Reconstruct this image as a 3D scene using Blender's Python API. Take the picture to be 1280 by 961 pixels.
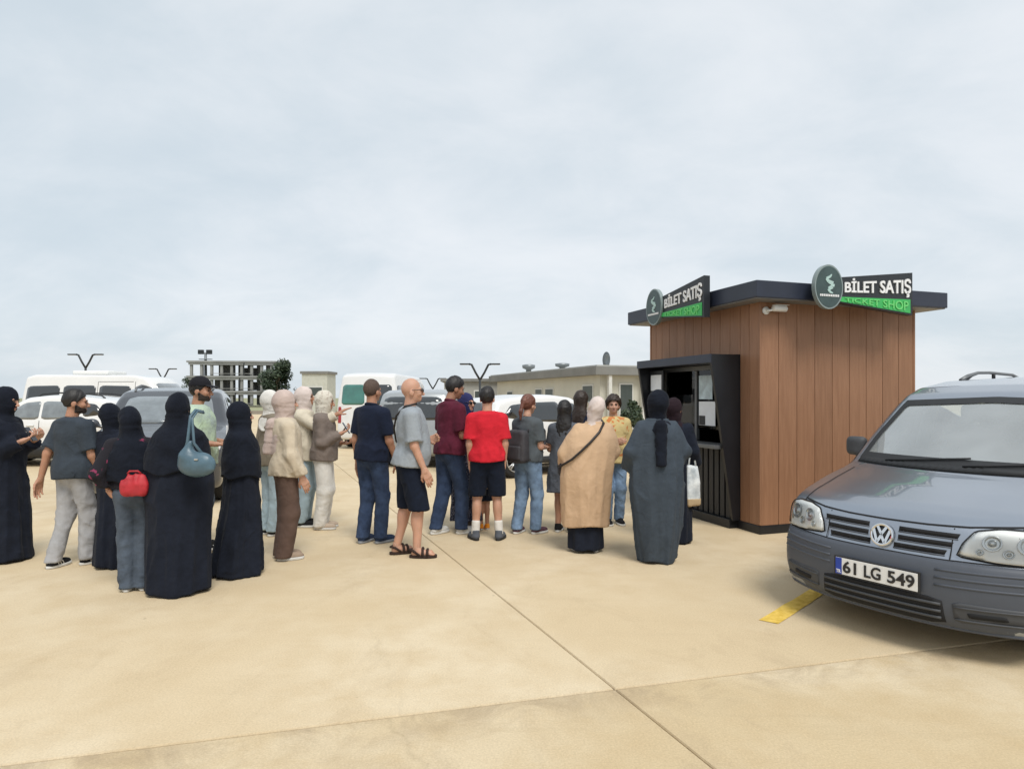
import bpy, bmesh, math, random
import numpy as np
from mathutils import Vector, Matrix
from mathutils.bvhtree import BVHTree
from mathutils.geometry import delaunay_2d_cdt

for _o in list(bpy.data.objects):
    bpy.data.objects.remove(_o, do_unlink=True)
SC = bpy.context.scene
COL = SC.collection
R = math.radians
PI = math.pi

# ------------------------------------------------------------------ camera
FPX, HOR, CAMH = 810.0, 497.0, 1.58          # focal length and horizon of the 1280 px wide photograph, eye height
cam_d = bpy.data.cameras.new('camera')
cam = bpy.data.objects.new('camera', cam_d)
COL.objects.link(cam)
cam.location = (0, 0, CAMH)
cam.rotation_euler = (R(90), 0, 0)
cam_d.sensor_fit = 'HORIZONTAL'
cam_d.sensor_width = 36.0
cam_d.lens = 36.0 * FPX / 1280.0
cam_d.shift_y = (HOR - 480.5) / 1280.0
cam_d.clip_end = 5000
cam_d.clip_start = 0.05
SC.camera = cam

# ------------------------------------------------------------------ sky and sun
SUN_EL, SUN_AZ = R(56), R(158)               # azimuth measured clockwise from +Y
world = bpy.data.worlds.new('World')
SC.world = world
world.use_nodes = True
wn, wl = world.node_tree.nodes, world.node_tree.links
wn.clear()
w_out = wn.new('ShaderNodeOutputWorld')
w_bg = wn.new('ShaderNodeBackground')
w_bg.inputs['Strength'].default_value = 0.1
w_sky = wn.new('ShaderNodeTexSky')
w_sky.sky_type = 'NISHITA'
w_sky.sun_disc = False
w_sky.sun_elevation = SUN_EL
w_sky.sun_rotation = SUN_AZ
w_sky.air_density = 1.0
w_sky.dust_density = 2.0
w_co = wn.new('ShaderNodeTexCoord')
w_sep = wn.new('ShaderNodeSeparateXYZ')
wl.new(w_co.outputs['Generated'], w_sep.inputs[0])


def wmath(op, a, b=None, clamp=False):
    n = wn.new('ShaderNodeMath'); n.operation = op; n.use_clamp = clamp
    for i, v in enumerate((a, b)):
        if v is None: continue
        if isinstance(v, (int, float)): n.inputs[i].default_value = v
        else: wl.new(v, n.inputs[i])
    return n.outputs[0]


w_h = wmath('ADD', wmath('MAXIMUM', w_sep.outputs['Z'], 0.0), 0.34)
w_cmb = wn.new('ShaderNodeCombineXYZ')       # the cloud deck seen in perspective
wl.new(wmath('DIVIDE', w_sep.outputs['X'], w_h), w_cmb.inputs[0])
wl.new(wmath('DIVIDE', w_sep.outputs['Y'], w_h), w_cmb.inputs[1])


def wnoise(scale, detail, rough, dist, off):
    m = wn.new('ShaderNodeMapping'); m.inputs['Location'].default_value = off
    m.inputs['Scale'].default_value = (1.0, 1.25, 1.0); m.inputs['Rotation'].default_value = (0, 0, 0.25)
    wl.new(w_cmb.outputs[0], m.inputs[0])
    n = wn.new('ShaderNodeTexNoise'); n.inputs['Scale'].default_value = scale
    n.inputs['Detail'].default_value = detail; n.inputs['Roughness'].default_value = rough
    n.inputs['Distortion'].default_value = dist
    wl.new(m.outputs[0], n.inputs[0])
    return n.outputs['Fac']


w_fac = wmath('ADD', wmath('MULTIPLY', wnoise(0.55, 3, .5, .4, (3.1, 1.7, 0)), 0.56),
              wmath('MULTIPLY', wnoise(2.2, 6, .6, .35, (7.3, 2.2, 0)), 0.44))
w_ramp = wn.new('ShaderNodeValToRGB')
w_ramp.color_ramp.interpolation = 'EASE'
e = w_ramp.color_ramp.elements
e[0].position, e[0].color = 0.33, (0.560, 0.632, 0.686, 1)
e[1].position, e[1].color = 0.64, (0.735, 0.768, 0.800, 1)
wl.new(w_fac, w_ramp.inputs[0])
w_sc = wn.new('ShaderNodeMix'); w_sc.data_type = 'RGBA'; w_sc.blend_type = 'MULTIPLY'
w_sc.inputs['Factor'].default_value = 1.0
wl.new(w_ramp.outputs[0], w_sc.inputs['A'])
w_sc.inputs['B'].default_value = (6.9, 6.9, 6.9, 1)
w_mix = wn.new('ShaderNodeMix'); w_mix.data_type = 'RGBA'
w_mix.inputs['Factor'].default_value = 0.93
wl.new(w_sky.outputs[0], w_mix.inputs['A'])
wl.new(w_sc.outputs['Result'], w_mix.inputs['B'])
wl.new(w_mix.outputs['Result'], w_bg.inputs[0])
wl.new(w_bg.outputs[0], w_out.inputs[0])

sun_d = bpy.data.lights.new('sun', 'SUN')
sun_d.energy = 1.5
sun_d.angle = R(24)
sun_d.color = (1.0, 0.965, 0.90)
sun = bpy.data.objects.new('sun', sun_d)
COL.objects.link(sun)
sun.location = (-10, -10, 30)
_sd = Vector((math.sin(SUN_AZ) * math.cos(SUN_EL), math.cos(SUN_AZ) * math.cos(SUN_EL), math.sin(SUN_EL)))
sun.rotation_euler = _sd.to_track_quat('Z', 'Y').to_euler()

SC.view_settings.view_transform = 'Standard'
SC.view_settings.look = 'None'
SC.view_settings.gamma = 1.0
SC.view_settings.exposure = 0.76
SC.cycles.use_denoising = True
SC.cycles.max_bounces = 8
SC.cycles.transparent_max_bounces = 12


# ------------------------------------------------------------------ materials
MATS = {}


def srgb(r, g, b):
    f = lambda c: (c / 255 / 12.92) if c / 255 <= .04045 else ((c / 255 + .055) / 1.055) ** 2.4
    return (f(r), f(g), f(b))


def mat(name, rgb, rough=.6, metal=0.0, var=.08, scale=6.0, bump=0.0, bscale=60.0, spec=.5, coat=0.0, sheen=0.0,
        sub=0.0, aniso=None, rgb2=None, detail=4.0, emit=None, creases=0.0):
    """a principled material whose colour wanders a little with a procedural noise"""
    if name in MATS: return MATS[name]
    m = bpy.data.materials.new(name); MATS[name] = m
    m.use_nodes = True
    n, l = m.node_tree.nodes, m.node_tree.links
    b = n['Principled BSDF']
    b.inputs['Roughness'].default_value = rough
    b.inputs['Metallic'].default_value = metal
    b.inputs['Specular IOR Level'].default_value = spec
    b.inputs['Coat Weight'].default_value = coat
    b.inputs['Coat Roughness'].default_value = .04
    b.inputs['Sheen Weight'].default_value = sheen
    if sub:
        b.inputs['Subsurface Weight'].default_value = sub
        b.inputs['Subsurface Radius'].default_value = (.02, .008, .004)
        b.inputs['Subsurface Scale'].default_value = .4
    tc = n.new('ShaderNodeTexCoord')
    mp = n.new('ShaderNodeMapping')
    if aniso: mp.inputs['Scale'].default_value = aniso
    l.new(tc.outputs['Object'], mp.inputs[0])
    nz = n.new('ShaderNodeTexNoise'); nz.inputs['Scale'].default_value = scale
    nz.inputs['Detail'].default_value = detail; nz.inputs['Roughness'].default_value = .6
    l.new(mp.outputs[0], nz.inputs[0])
    rp = n.new('ShaderNodeValToRGB')
    lo = tuple(max(0, c * (1 - var)) for c in rgb); hi = tuple(min(1, c * (1 + var)) for c in (rgb2 or rgb))
    rp.color_ramp.elements[0].position = .3; rp.color_ramp.elements[0].color = (*lo, 1)
    rp.color_ramp.elements[1].position = .7; rp.color_ramp.elements[1].color = (*hi, 1)
    l.new(nz.outputs['Fac'], rp.inputs[0])
    l.new(rp.outputs[0], b.inputs['Base Color'])
    if bump:
        n2 = n.new('ShaderNodeTexNoise'); n2.inputs['Scale'].default_value = bscale; n2.inputs['Detail'].default_value = 3
        l.new(mp.outputs[0], n2.inputs[0])
        bp = n.new('ShaderNodeBump'); bp.inputs['Strength'].default_value = bump; bp.inputs['Distance'].default_value = .004
        l.new(n2.outputs['Fac'], bp.inputs['Height'])
        l.new(bp.outputs[0], b.inputs['Normal'])
        if creases:
            n3 = n.new('ShaderNodeTexNoise'); n3.inputs['Scale'].default_value = 11; n3.inputs['Detail'].default_value = 2
            n3.inputs['Roughness'].default_value = .45; n3.inputs['Distortion'].default_value = 1.6
            l.new(mp.outputs[0], n3.inputs[0])
            b3 = n.new('ShaderNodeBump'); b3.inputs['Strength'].default_value = creases; b3.inputs['Distance'].default_value = .03
            l.new(n3.outputs['Fac'], b3.inputs['Height']); l.new(b3.outputs[0], bp.inputs['Normal'])
    if emit:
        b.inputs['Emission Color'].default_value = (*rgb, 1); b.inputs['Emission Strength'].default_value = emit
    return m


def cloth(name, rgb, var=.12, rough=.92, **k):
    return mat('cloth_' + name, rgb, rough=rough, var=var, scale=9, bump=.10, bscale=160, spec=.12, sheen=.03, creases=.22, **k)


def speckle(name, base, spots, scale=26.0, thr=.32, bump=.3):
    """printed cloth: small blotches on a plain ground"""
    m = cloth(name, base)
    n, l = m.node_tree.nodes, m.node_tree.links
    b = n['Principled BSDF']
    tc = n.new('ShaderNodeTexCoord')
    vo = n.new('ShaderNodeTexVoronoi'); vo.inputs['Scale'].default_value = scale
    nz = n.new('ShaderNodeTexNoise'); nz.inputs['Scale'].default_value = scale * .8
    mx = n.new('ShaderNodeMix'); mx.data_type = 'VECTOR'; mx.inputs['Factor'].default_value = .12
    l.new(tc.outputs['Object'], nz.inputs[0])
    l.new(tc.outputs['Object'], mx.inputs['A']); l.new(nz.outputs['Color'], mx.inputs['B'])
    l.new(mx.outputs['Result'], vo.inputs['Vector'])
    rp = n.new('ShaderNodeValToRGB'); rp.color_ramp.interpolation = 'LINEAR'
    rp.color_ramp.elements[0].position = thr; rp.color_ramp.elements[0].color = (*spots, 1)
    rp.color_ramp.elements[1].position = thr + .07; rp.color_ramp.elements[1].color = (*base, 1)
    l.new(vo.outputs['Distance'], rp.inputs[0])
    l.new(rp.outputs[0], b.inputs['Base Color'])
    return m


def glass(name, tint=(.8, .87, .86), ior=1.5, gain=1.0, sky_haze=0.0):
    """thin pane: tinted see-through plus a mirror layer that grows at grazing angles"""
    if name in MATS: return MATS[name]
    m = bpy.data.materials.new(name); MATS[name] = m
    m.use_nodes = True
    n, l = m.node_tree.nodes, m.node_tree.links
    n.clear()
    o = n.new('ShaderNodeOutputMaterial'); mx = n.new('ShaderNodeMixShader')
    t = n.new('ShaderNodeBsdfTransparent'); t.inputs[0].default_value = (*tint, 1)
    g = n.new('ShaderNodeBsdfGlossy'); g.inputs['Roughness'].default_value = .015
    f = n.new('ShaderNodeFresnel'); f.inputs['IOR'].default_value = ior
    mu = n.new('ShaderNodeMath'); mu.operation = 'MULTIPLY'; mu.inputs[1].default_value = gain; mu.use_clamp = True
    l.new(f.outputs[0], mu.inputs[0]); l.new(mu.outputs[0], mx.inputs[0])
    if sky_haze:                                  # the sky's pale reflection, put into the pane as a diffuse colour
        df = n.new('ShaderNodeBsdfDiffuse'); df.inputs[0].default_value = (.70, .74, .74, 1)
        m2 = n.new('ShaderNodeMixShader'); m2.inputs[0].default_value = sky_haze
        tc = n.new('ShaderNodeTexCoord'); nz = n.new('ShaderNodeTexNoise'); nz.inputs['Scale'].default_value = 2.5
        mr = n.new('ShaderNodeMapRange'); mr.inputs['To Min'].default_value = sky_haze * .6; mr.inputs['To Max'].default_value = sky_haze * 1.4
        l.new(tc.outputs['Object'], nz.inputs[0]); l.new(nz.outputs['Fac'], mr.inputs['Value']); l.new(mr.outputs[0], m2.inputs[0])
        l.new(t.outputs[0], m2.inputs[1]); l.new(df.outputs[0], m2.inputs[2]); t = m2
    l.new(t.outputs[0], mx.inputs[1]); l.new(g.outputs[0], mx.inputs[2]); l.new(mx.outputs[0], o.inputs[0])
    return m


# ------------------------------------------------------------------ mesh plumbing
def tag(o, label=None, cat=None, group=None, kind=None):
    if label: o['label'] = label
    if cat: o['category'] = cat
    if group: o['group'] = group
    if kind: o['kind'] = kind
    return o


def empty(name, loc=(0, 0, 0), rz=0.0, label=None, cat=None, group=None):
    o = bpy.data.objects.new(name, None)
    COL.objects.link(o)
    o.location = loc; o.rotation_euler = (0, 0, rz)
    o.empty_display_size = .2
    return tag(o, label, cat, group)


class Acc:
    """collects pieces of one mesh object"""
    def __init__(s): s.V, s.F, s.M, s.n = [], [], [], 0
    def add(s, V, F, mi=0):
        V = np.asarray(V, dtype=float).reshape(-1, 3)
        if len(V) == 0: return s
        s.V.append(V)
        for f in F: s.F.append(tuple(int(i) + s.n for i in f))
        s.M += [mi] * len(F); s.n += len(V)
        return s
    def build(s, name, mats, parent=None, smooth=True, xf=None):
        V = np.concatenate(s.V) if s.V else np.zeros((0, 3))
        if xf is not None: V = xf(V)
        me = bpy.data.meshes.new(name)
        me.from_pydata(V.tolist(), [], s.F)
        if not isinstance(mats, (list, tuple)): mats = [mats]
        for m in mats: me.materials.append(m)
        if len(mats) > 1: me.polygons.foreach_set('material_index', s.M)
        me.polygons.foreach_set('use_smooth', [bool(smooth)] * len(me.polygons))
        me.update()
        o = bpy.data.objects.new(name, me)
        COL.objects.link(o)
        if parent is not None: o.parent = parent
        return o


def obj(name, VF, m, parent=None, smooth=False, xf=None):
    return Acc().add(*VF).build(name, m, parent, smooth, xf)


def share(name, src, parent=None, loc=(0, 0, 0), rot=(0, 0, 0), scale=(1, 1, 1)):
    o = bpy.data.objects.new(name, src.data)
    COL.objects.link(o)
    o.location, o.rotation_euler, o.scale = loc, rot, scale
    if parent is not None: o.parent = parent
    return o


def box(c, s, bev=0.0, rz=0.0):
    """box by centre and full size, optionally with chamfered edges"""
    cx, cy, cz = c; hx, hy, hz = s[0] / 2, s[1] / 2, s[2] / 2
    if bev <= 0:
        V = [(x, y, z) for x in (-hx, hx) for y in (-hy, hy) for z in (-hz, hz)]
        F = [(0, 1, 3, 2), (4, 6, 7, 5), (0, 4, 5, 1), (2, 3, 7, 6), (0, 2, 6, 4), (1, 5, 7, 3)]
    else:
        bm = bmesh.new()
        bmesh.ops.create_cube(bm, size=1)
        for v in bm.verts: v.co = (v.co.x * 2 * hx, v.co.y * 2 * hy, v.co.z * 2 * hz)
        bmesh.ops.bevel(bm, geom=bm.edges[:], offset=min(bev, hx * .9, hy * .9, hz * .9), segments=2, affect='EDGES', profile=.7)
        bm.verts.index_update()
        V = [tuple(v.co) for v in bm.verts]; F = [tuple(v.index for v in f.verts) for f in bm.faces]
        bm.free()
    V = np.array(V)
    if rz:
        c_, s_ = math.cos(rz), math.sin(rz)
        V = np.stack([V[:, 0] * c_ - V[:, 1] * s_, V[:, 0] * s_ + V[:, 1] * c_, V[:, 2]], 1)
    return V + np.array(c), F


def prism(poly, lo, hi, axis='y'):
    """extrude a 2-D outline; axis names the direction of the extrusion"""
    n = len(poly)
    def P(a, b, t): return {'y': (a, t, b), 'x': (t, a, b), 'z': (a, b, t)}[axis]
    V = [P(a, b, lo) for a, b in poly] + [P(a, b, hi) for a, b in poly]
    area = sum(poly[i][0] * poly[(i + 1) % n][1] - poly[(i + 1) % n][0] * poly[i][1] for i in range(n))
    flip = (area > 0) != (axis == 'y')          # keep the normals outside
    a, b = tuple(range(n)), tuple(range(n, 2 * n))
    F = [tuple(reversed(a)) if flip else a, b if flip else tuple(reversed(b))]
    for i in range(n):
        j = (i + 1) % n
        F.append((i, j, n + j, n + i) if flip else (j, i, n + i, n + j))
    return np.array(V, float), F


def tube(path, rad, seg=8, cap=True):
    P = [Vector(p) for p in path]; n = len(P)
    rad = [rad] * n if isinstance(rad, (int, float)) else rad
    V, F = [], []
    up = Vector((0, 0, 1))
    prev = None
    for i in range(n):
        t = (P[min(i + 1, n - 1)] - P[max(i - 1, 0)])
        if t.length < 1e-9: t = Vector((0, 0, 1))
        t.normalize()
        if prev is None:
            a = t.cross(up) if abs(t.z) < .95 else t.cross(Vector((1, 0, 0)))
        else:
            a = prev - t * prev.dot(t)
        a.normalize(); prev = a; b = t.cross(a)
        for k in range(seg):
            q = 2 * PI * k / seg
            V.append(P[i] + (a * math.cos(q) + b * math.sin(q)) * rad[i])
    for i in range(n - 1):
        for k in range(seg):
            F.append((i * seg + k, i * seg + (k + 1) % seg, (i + 1) * seg + (k + 1) % seg, (i + 1) * seg + k))
    if cap:
        F.append(tuple(reversed(range(seg)))); F.append(tuple(range((n - 1) * seg, n * seg)))
    return np.array([tuple(v) for v in V]), F


def lathe(prof, seg=32, axis='x', c=(0, 0, 0)):
    """spin (radius, offset) pairs round an axis"""
    V, F = [], []
    for r, o in prof:
        for k in range(seg):
            q = 2 * PI * k / seg
            a, b = r * math.cos(q), r * math.sin(q)
            V.append({'x': (o, a, b), 'y': (a, o, b), 'z': (a, b, o)}[axis])
    m = len(prof)
    for i in range(m - 1):
        for k in range(seg):
            F.append((i * seg + k, i * seg + (k + 1) % seg, (i + 1) * seg + (k + 1) % seg, (i + 1) * seg + k))
    return np.array(V) + np.array(c), F


def ball(c, r, u=12, v=8):
    V, F = [], []
    for i in range(v + 1):
        t = PI * i / v
        for k in range(u):
            q = 2 * PI * k / u
            V.append((c[0] + r[0] * math.sin(t) * math.cos(q), c[1] + r[1] * math.sin(t) * math.sin(q), c[2] + r[2] * math.cos(t)))
    for i in range(v):
        for k in range(u):
            F.append((i * u + k, (i + 1) * u + k, (i + 1) * u + (k + 1) % u, i * u + (k + 1) % u))
    return np.array(V), F


def text_vf(s, size=1.0, bold=0.0, extrude=0.0, space=1.0):
    """letters as a mesh in the XY plane, bottom left near the origin"""
    cu = bpy.data.curves.new('lettering', 'FONT')
    cu.body = s; cu.size = size; cu.offset = bold; cu.extrude = extrude; cu.space_character = space
    cu.resolution_u = 4
    o = bpy.data.objects.new('lettering', cu); COL.objects.link(o)
    dg = bpy.context.evaluated_depsgraph_get()
    me = bpy.data.meshes.new_from_object(o.evaluated_get(dg))
    V = np.array([tuple(v.co) for v in me.vertices]); F = [tuple(p.vertices) for p in me.polygons]
    bpy.data.objects.remove(o, do_unlink=True); bpy.data.curves.remove(cu); bpy.data.meshes.remove(me)
    return V, F


# ------------------------------------------------------------------ implicit surfaces
def smin(a, b, k):
    h = np.clip(.5 + .5 * (b - a) / k, 0, 1)
    return b + (a - b) * h - k * h * (1 - h)


def smax(a, b, k): return -smin(-a, -b, k)


def rcone(p, a, b, r1, r2):
    x, y, z = p
    bx, by, bz = b[0] - a[0], b[1] - a[1], b[2] - a[2]
    L = bx * bx + by * by + bz * bz + 1e-12
    t = np.clip(((x - a[0]) * bx + (y - a[1]) * by + (z - a[2]) * bz) / L, 0, 1)
    return np.sqrt((x - a[0] - t * bx) ** 2 + (y - a[1] - t * by) ** 2 + (z - a[2] - t * bz) ** 2) - (r1 + (r2 - r1) * t)


def ell(p, c, r):
    x, y, z = p[0] - c[0], p[1] - c[1], p[2] - c[2]
    k0 = np.sqrt((x / r[0]) ** 2 + (y / r[1]) ** 2 + (z / r[2]) ** 2)
    k1 = np.sqrt((x / r[0] ** 2) ** 2 + (y / r[1] ** 2) ** 2 + (z / r[2] ** 2) ** 2) + 1e-9
    return k0 * (k0 - 1) / k1


def smooth_rows(rows, n=80):
    A = np.array(sorted(rows), float)
    t = np.linspace(A[0, 0], A[-1, 0], n)
    out = [t]
    for c in range(1, A.shape[1]):
        m = np.gradient(A[:, c], A[:, 0])
        i = np.clip(np.searchsorted(A[:, 0], t, side='right') - 1, 0, len(A) - 2)
        h = A[i + 1, 0] - A[i, 0]; u = (t - A[i, 0]) / h
        out.append((2 * u ** 3 - 3 * u ** 2 + 1) * A[i, c] + (u ** 3 - 2 * u ** 2 + u) * h * m[i] +
                   (-2 * u ** 3 + 3 * u ** 2) * A[i + 1, c] + (u ** 3 - u ** 2) * h * m[i + 1])
    return out


def loft(p, T, fold=None, cap=True):
    """T = smooth_rows of (z, cx, cy, rx, ry); fold(theta, z) scales the radius"""
    x, y, z = p
    cx, cy, rx, ry = (np.interp(z, T[0], T[k]) for k in range(1, 5))
    dx, dy = x - cx, y - cy
    k = np.sqrt((dx / rx) ** 2 + (dy / ry) ** 2)
    s = 1.0
    if fold is not None: s = fold(np.arctan2(dy / ry, dx / rx), z)
    d = (k / s - 1) * np.minimum(rx, ry)
    if cap: d = np.maximum(np.maximum(d, z - T[0][-1]), T[0][0] - z)
    return d


def waves(seed, f=(30, 30, 30), n=5):
    r = random.Random(seed)
    K = [(r.uniform(-1, 1) * f[0], r.uniform(-1, 1) * f[1], r.uniform(-1, 1) * f[2], r.uniform(0, 6.28)) for _ in range(n)]
    def g(x, y, z):
        s = 0
        for i, (a, b, c, q) in enumerate(K):
            s = s + np.sin(a * x + b * y + c * z + q + (.8 * s if i else 0))
        return s / n
    return g


def surf(f, lo, hi, h, snap=2):
    """naive surface nets; the vertices are then pulled onto the zero level"""
    n = [int(math.ceil((hi[i] - lo[i]) / h)) + 2 for i in range(3)]
    ax = [lo[i] - h + h * np.arange(n[i] + 1) for i in range(3)]
    X, Y, Z = ax[0][:, None, None], ax[1][None, :, None], ax[2][None, None, :]
    v = np.broadcast_to(f(X, Y, Z), (len(ax[0]), len(ax[1]), len(ax[2]))).astype(np.float32).copy()
    v[v == 0] = 1e-6
    for s in (np.s_[0], np.s_[-1]):
        v[s] = np.maximum(v[s], h); v[:, s] = np.maximum(v[:, s], h); v[:, :, s] = np.maximum(v[:, :, s], h)
    neg = v < 0
    c = neg[:-1, :-1, :-1].astype(np.int8)
    for i in (0, 1):
        for j in (0, 1):
            for k in (0, 1):
                if i + j + k:
                    c = c + neg[i:neg.shape[0] - 1 + i, j:neg.shape[1] - 1 + j, k:neg.shape[2] - 1 + k]
    act = (c > 0) & (c < 8)
    I = np.argwhere(act)
    if len(I) == 0: return np.zeros((0, 3)), []
    idx = -np.ones(act.shape, np.int64); idx[act] = np.arange(len(I))
    acc = np.zeros((len(I), 3)); cnt = np.zeros(len(I))
    cv = {}
    for i in (0, 1):
        for j in (0, 1):
            for k in (0, 1): cv[i, j, k] = v[I[:, 0] + i, I[:, 1] + j, I[:, 2] + k]
    for a in cv:
        for d in range(3):
            if a[d] == 0:
                b = list(a); b[d] = 1; b = tuple(b)
                va, vb = cv[a], cv[b]
                m = (va < 0) != (vb < 0)
                t = np.where(m, va / np.where(m, va - vb, 1), 0)
                pos = np.tile(np.array(a, float), (len(I), 1)); pos[:, d] = t
                acc[m] += pos[m]; cnt[m] += 1
    P = I + acc / cnt[:, None]
    P = np.array([ax[0][0], ax[1][0], ax[2][0]]) + P * h
    F = []
    for d in range(3):
        s0 = [slice(None)] * 3; s1 = [slice(None)] * 3
        s0[d] = slice(0, -1); s1[d] = slice(1, None)
        m = neg[tuple(s0)] != neg[tuple(s1)]
        E = np.argwhere(m)
        e1, e2 = (d + 1) % 3, (d + 2) % 3
        ok = (E[:, e1] > 0) & (E[:, e2] > 0) & (E[:, e1] < neg.shape[e1] - 1) & (E[:, e2] < neg.shape[e2] - 1)
        E = E[ok]
        inside = neg[E[:, 0], E[:, 1], E[:, 2]]
        q = []
        for o1, o2 in ((-1, -1), (0, -1), (0, 0), (-1, 0)):
            G = E.copy(); G[:, e1] += o1; G[:, e2] += o2
            q.append(idx[G[:, 0], G[:, 1], G[:, 2]])
        Q = np.stack(q, 1)
        Q[~inside] = Q[~inside][:, ::-1]
        F.append(Q)
    F = np.concatenate(F)
    e = h * .05
    for _ in range(snap):
        x, y, z = P[:, 0], P[:, 1], P[:, 2]
        d = f(x, y, z)
        g = np.stack([f(x + e, y, z) - f(x - e, y, z), f(x, y + e, z) - f(x, y - e, z), f(x, y, z + e) - f(x, y, z - e)], 1) / (2 * e)
        st = -(d / np.maximum((g * g).sum(1), .05))[:, None] * g
        ln = np.linalg.norm(st, axis=1, keepdims=True)
        P = P + st * np.minimum(1, h * .6 / np.maximum(ln, 1e-9))
    return P, F


def ground_at(px, fy):
    """a spot on the level ground, from the photograph's pixel"""
    d = FPX * CAMH / (fy - HOR)
    return Vector(((px - 640) / FPX * d, d, 0))


# ================================================================== THE SETTING
def concrete(name, a, b, c, stain, seed, streak=0.0, grime=None):
    """poured sandy concrete: broad mottling, small stains, trowel streaks, grit"""
    m = mat(name, a, rough=.88, var=.0, spec=.25)
    n, l = m.node_tree.nodes, m.node_tree.links
    bs = n['Principled BSDF']
    tc = n.new('ShaderNodeTexCoord')
    mp = n.new('ShaderNodeMapping'); mp.inputs['Location'].default_value = (seed, seed * .7, 0)
    l.new(tc.outputs['Object'], mp.inputs[0])

    def nz(scale, det, rough, sc=(1, 1, 1), rot=0.0, dist=0.0):
        q = n.new('ShaderNodeMapping'); q.inputs['Scale'].default_value = sc; q.inputs['Rotation'].default_value = (0, 0, rot)
        l.new(mp.outputs[0], q.inputs[0])
        t = n.new('ShaderNodeTexNoise'); t.inputs['Scale'].default_value = scale; t.inputs['Detail'].default_value = det
        t.inputs['Roughness'].default_value = rough; t.inputs['Distortion'].default_value = dist
        l.new(q.outputs[0], t.inputs[0])
        return t.outputs['Fac']

    def ramp(src, p0, c0, p1, c1):
        r = n.new('ShaderNodeValToRGB')
        r.color_ramp.elements[0].position = p0; r.color_ramp.elements[0].color = (*c0, 1)
        r.color_ramp.elements[1].position = p1; r.color_ramp.elements[1].color = (*c1, 1)
        l.new(src, r.inputs[0]); return r.outputs[0]

    def mix(fac, A, B, mode='MIX'):
        x = n.new('ShaderNodeMix'); x.data_type = 'RGBA'; x.blend_type = mode
        if isinstance(fac, (int, float)): x.inputs['Factor'].default_value = fac
        else: l.new(fac, x.inputs['Factor'])
        for k, v in (('A', A), ('B', B)):
            if isinstance(v, tuple): x.inputs[k].default_value = (*v, 1)
            else: l.new(v, x.inputs[k])
        return x.outputs['Result']

    base = ramp(nz(.55, 4, .55, dist=.6), .36, a, .64, b)
    fine = ramp(nz(2.6, 6, .65), .40, (0, 0, 0), .72, (1, 1, 1))
    col = mix(fine, base, c)
    st = ramp(nz(1.3, 7, .72, sc=(1, .55, 1), rot=.25, dist=.9), .54, (0, 0, 0), .76, (1, 1, 1))
    col = mix(mix(.55, (0, 0, 0), st), col, stain)
    tr = ramp(nz(2.2, 5, .6, sc=(.35, 2.4, 1), rot=.26), .55, (0, 0, 0), .8, (1, 1, 1))
    col = mix(mix(.28 + streak, (0, 0, 0), tr), col, tuple(x * .82 for x in a))
    if grime:                                               # dirt gathered along the slab edge, and scuffed patches
        dt = n.new('ShaderNodeVectorMath'); dt.operation = 'DOT_PRODUCT'; dt.inputs[1].default_value = (-.2562, .9666, 0)
        l.new(tc.outputs['Object'], dt.inputs[0])
        mr = n.new('ShaderNodeMapRange'); mr.inputs['From Min'].default_value = grime - .42; mr.inputs['From Max'].default_value = grime
        l.new(dt.outputs['Value'], mr.inputs['Value'])
        gm = n.new('ShaderNodeMath'); gm.operation = 'MULTIPLY'
        l.new(mr.outputs[0], gm.inputs[0]); l.new(ramp(nz(2.1, 6, .7, dist=1.2), .42, (0, 0, 0), .62, (1, 1, 1)), gm.inputs[1])
        g2 = n.new('ShaderNodeMath'); g2.operation = 'MULTIPLY'; g2.inputs[1].default_value = .62
        l.new(gm.outputs[0], g2.inputs[0])
        col = mix(g2.outputs[0], col, stain)
    # hairline cracks here and there, and small dark specks
    vm = n.new('ShaderNodeMapping'); vm.inputs['Location'].default_value = (seed * 1.3, 2.2, 0)
    nd = n.new('ShaderNodeTexNoise'); nd.inputs['Scale'].default_value = 1.7; nd.inputs['Detail'].default_value = 5
    l.new(mp.outputs[0], nd.inputs[0])
    vx = n.new('ShaderNodeMix'); vx.data_type = 'VECTOR'; vx.inputs['Factor'].default_value = .35
    l.new(mp.outputs[0], vx.inputs['A']); l.new(nd.outputs['Color'], vx.inputs['B'])
    l.new(vx.outputs['Result'], vm.inputs[0])
    vo = n.new('ShaderNodeTexVoronoi'); vo.feature = 'DISTANCE_TO_EDGE'; vo.inputs['Scale'].default_value = .42
    l.new(vm.outputs[0], vo.inputs['Vector'])
    ck = ramp(vo.outputs['Distance'], .0012, (1, 1, 1), .0045, (0, 0, 0))
    mk = ramp(nz(.5, 3, .5), .52, (0, 0, 0), .60, (1, 1, 1))
    col = mix(mix(1.0, mix(.20, (0, 0, 0), mk), ck, 'MULTIPLY'), col, tuple(x * .45 for x in a))
    v2 = n.new('ShaderNodeTexVoronoi'); v2.inputs['Scale'].default_value = 2.3
    l.new(mp.outputs[0], v2.inputs['Vector'])
    sp = ramp(v2.outputs['Distance'], .018, (1, 1, 1), .034, (0, 0, 0))
    mk2 = ramp(nz(1.1, 3, .5), .50, (0, 0, 0), .56, (1, 1, 1))
    col = mix(mix(1.0, mix(.6, (0, 0, 0), mk2), sp, 'MULTIPLY'), col, tuple(x * .35 for x in a))
    grit = ramp(nz(95, 3, .7), .32, (.86, .86, .86), .68, (1.08, 1.08, 1.08))
    col = mix(1.0, col, grit, 'MULTIPLY')
    l.new(col, bs.inputs['Base Color'])
    bp = n.new('ShaderNodeBump'); bp.inputs['Strength'].default_value = .35; bp.inputs['Distance'].default_value = .006
    l.new(nz(38, 5, .7), bp.inputs['Height']); l.new(bp.outputs[0], bs.inputs['Normal'])
    return m


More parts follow.
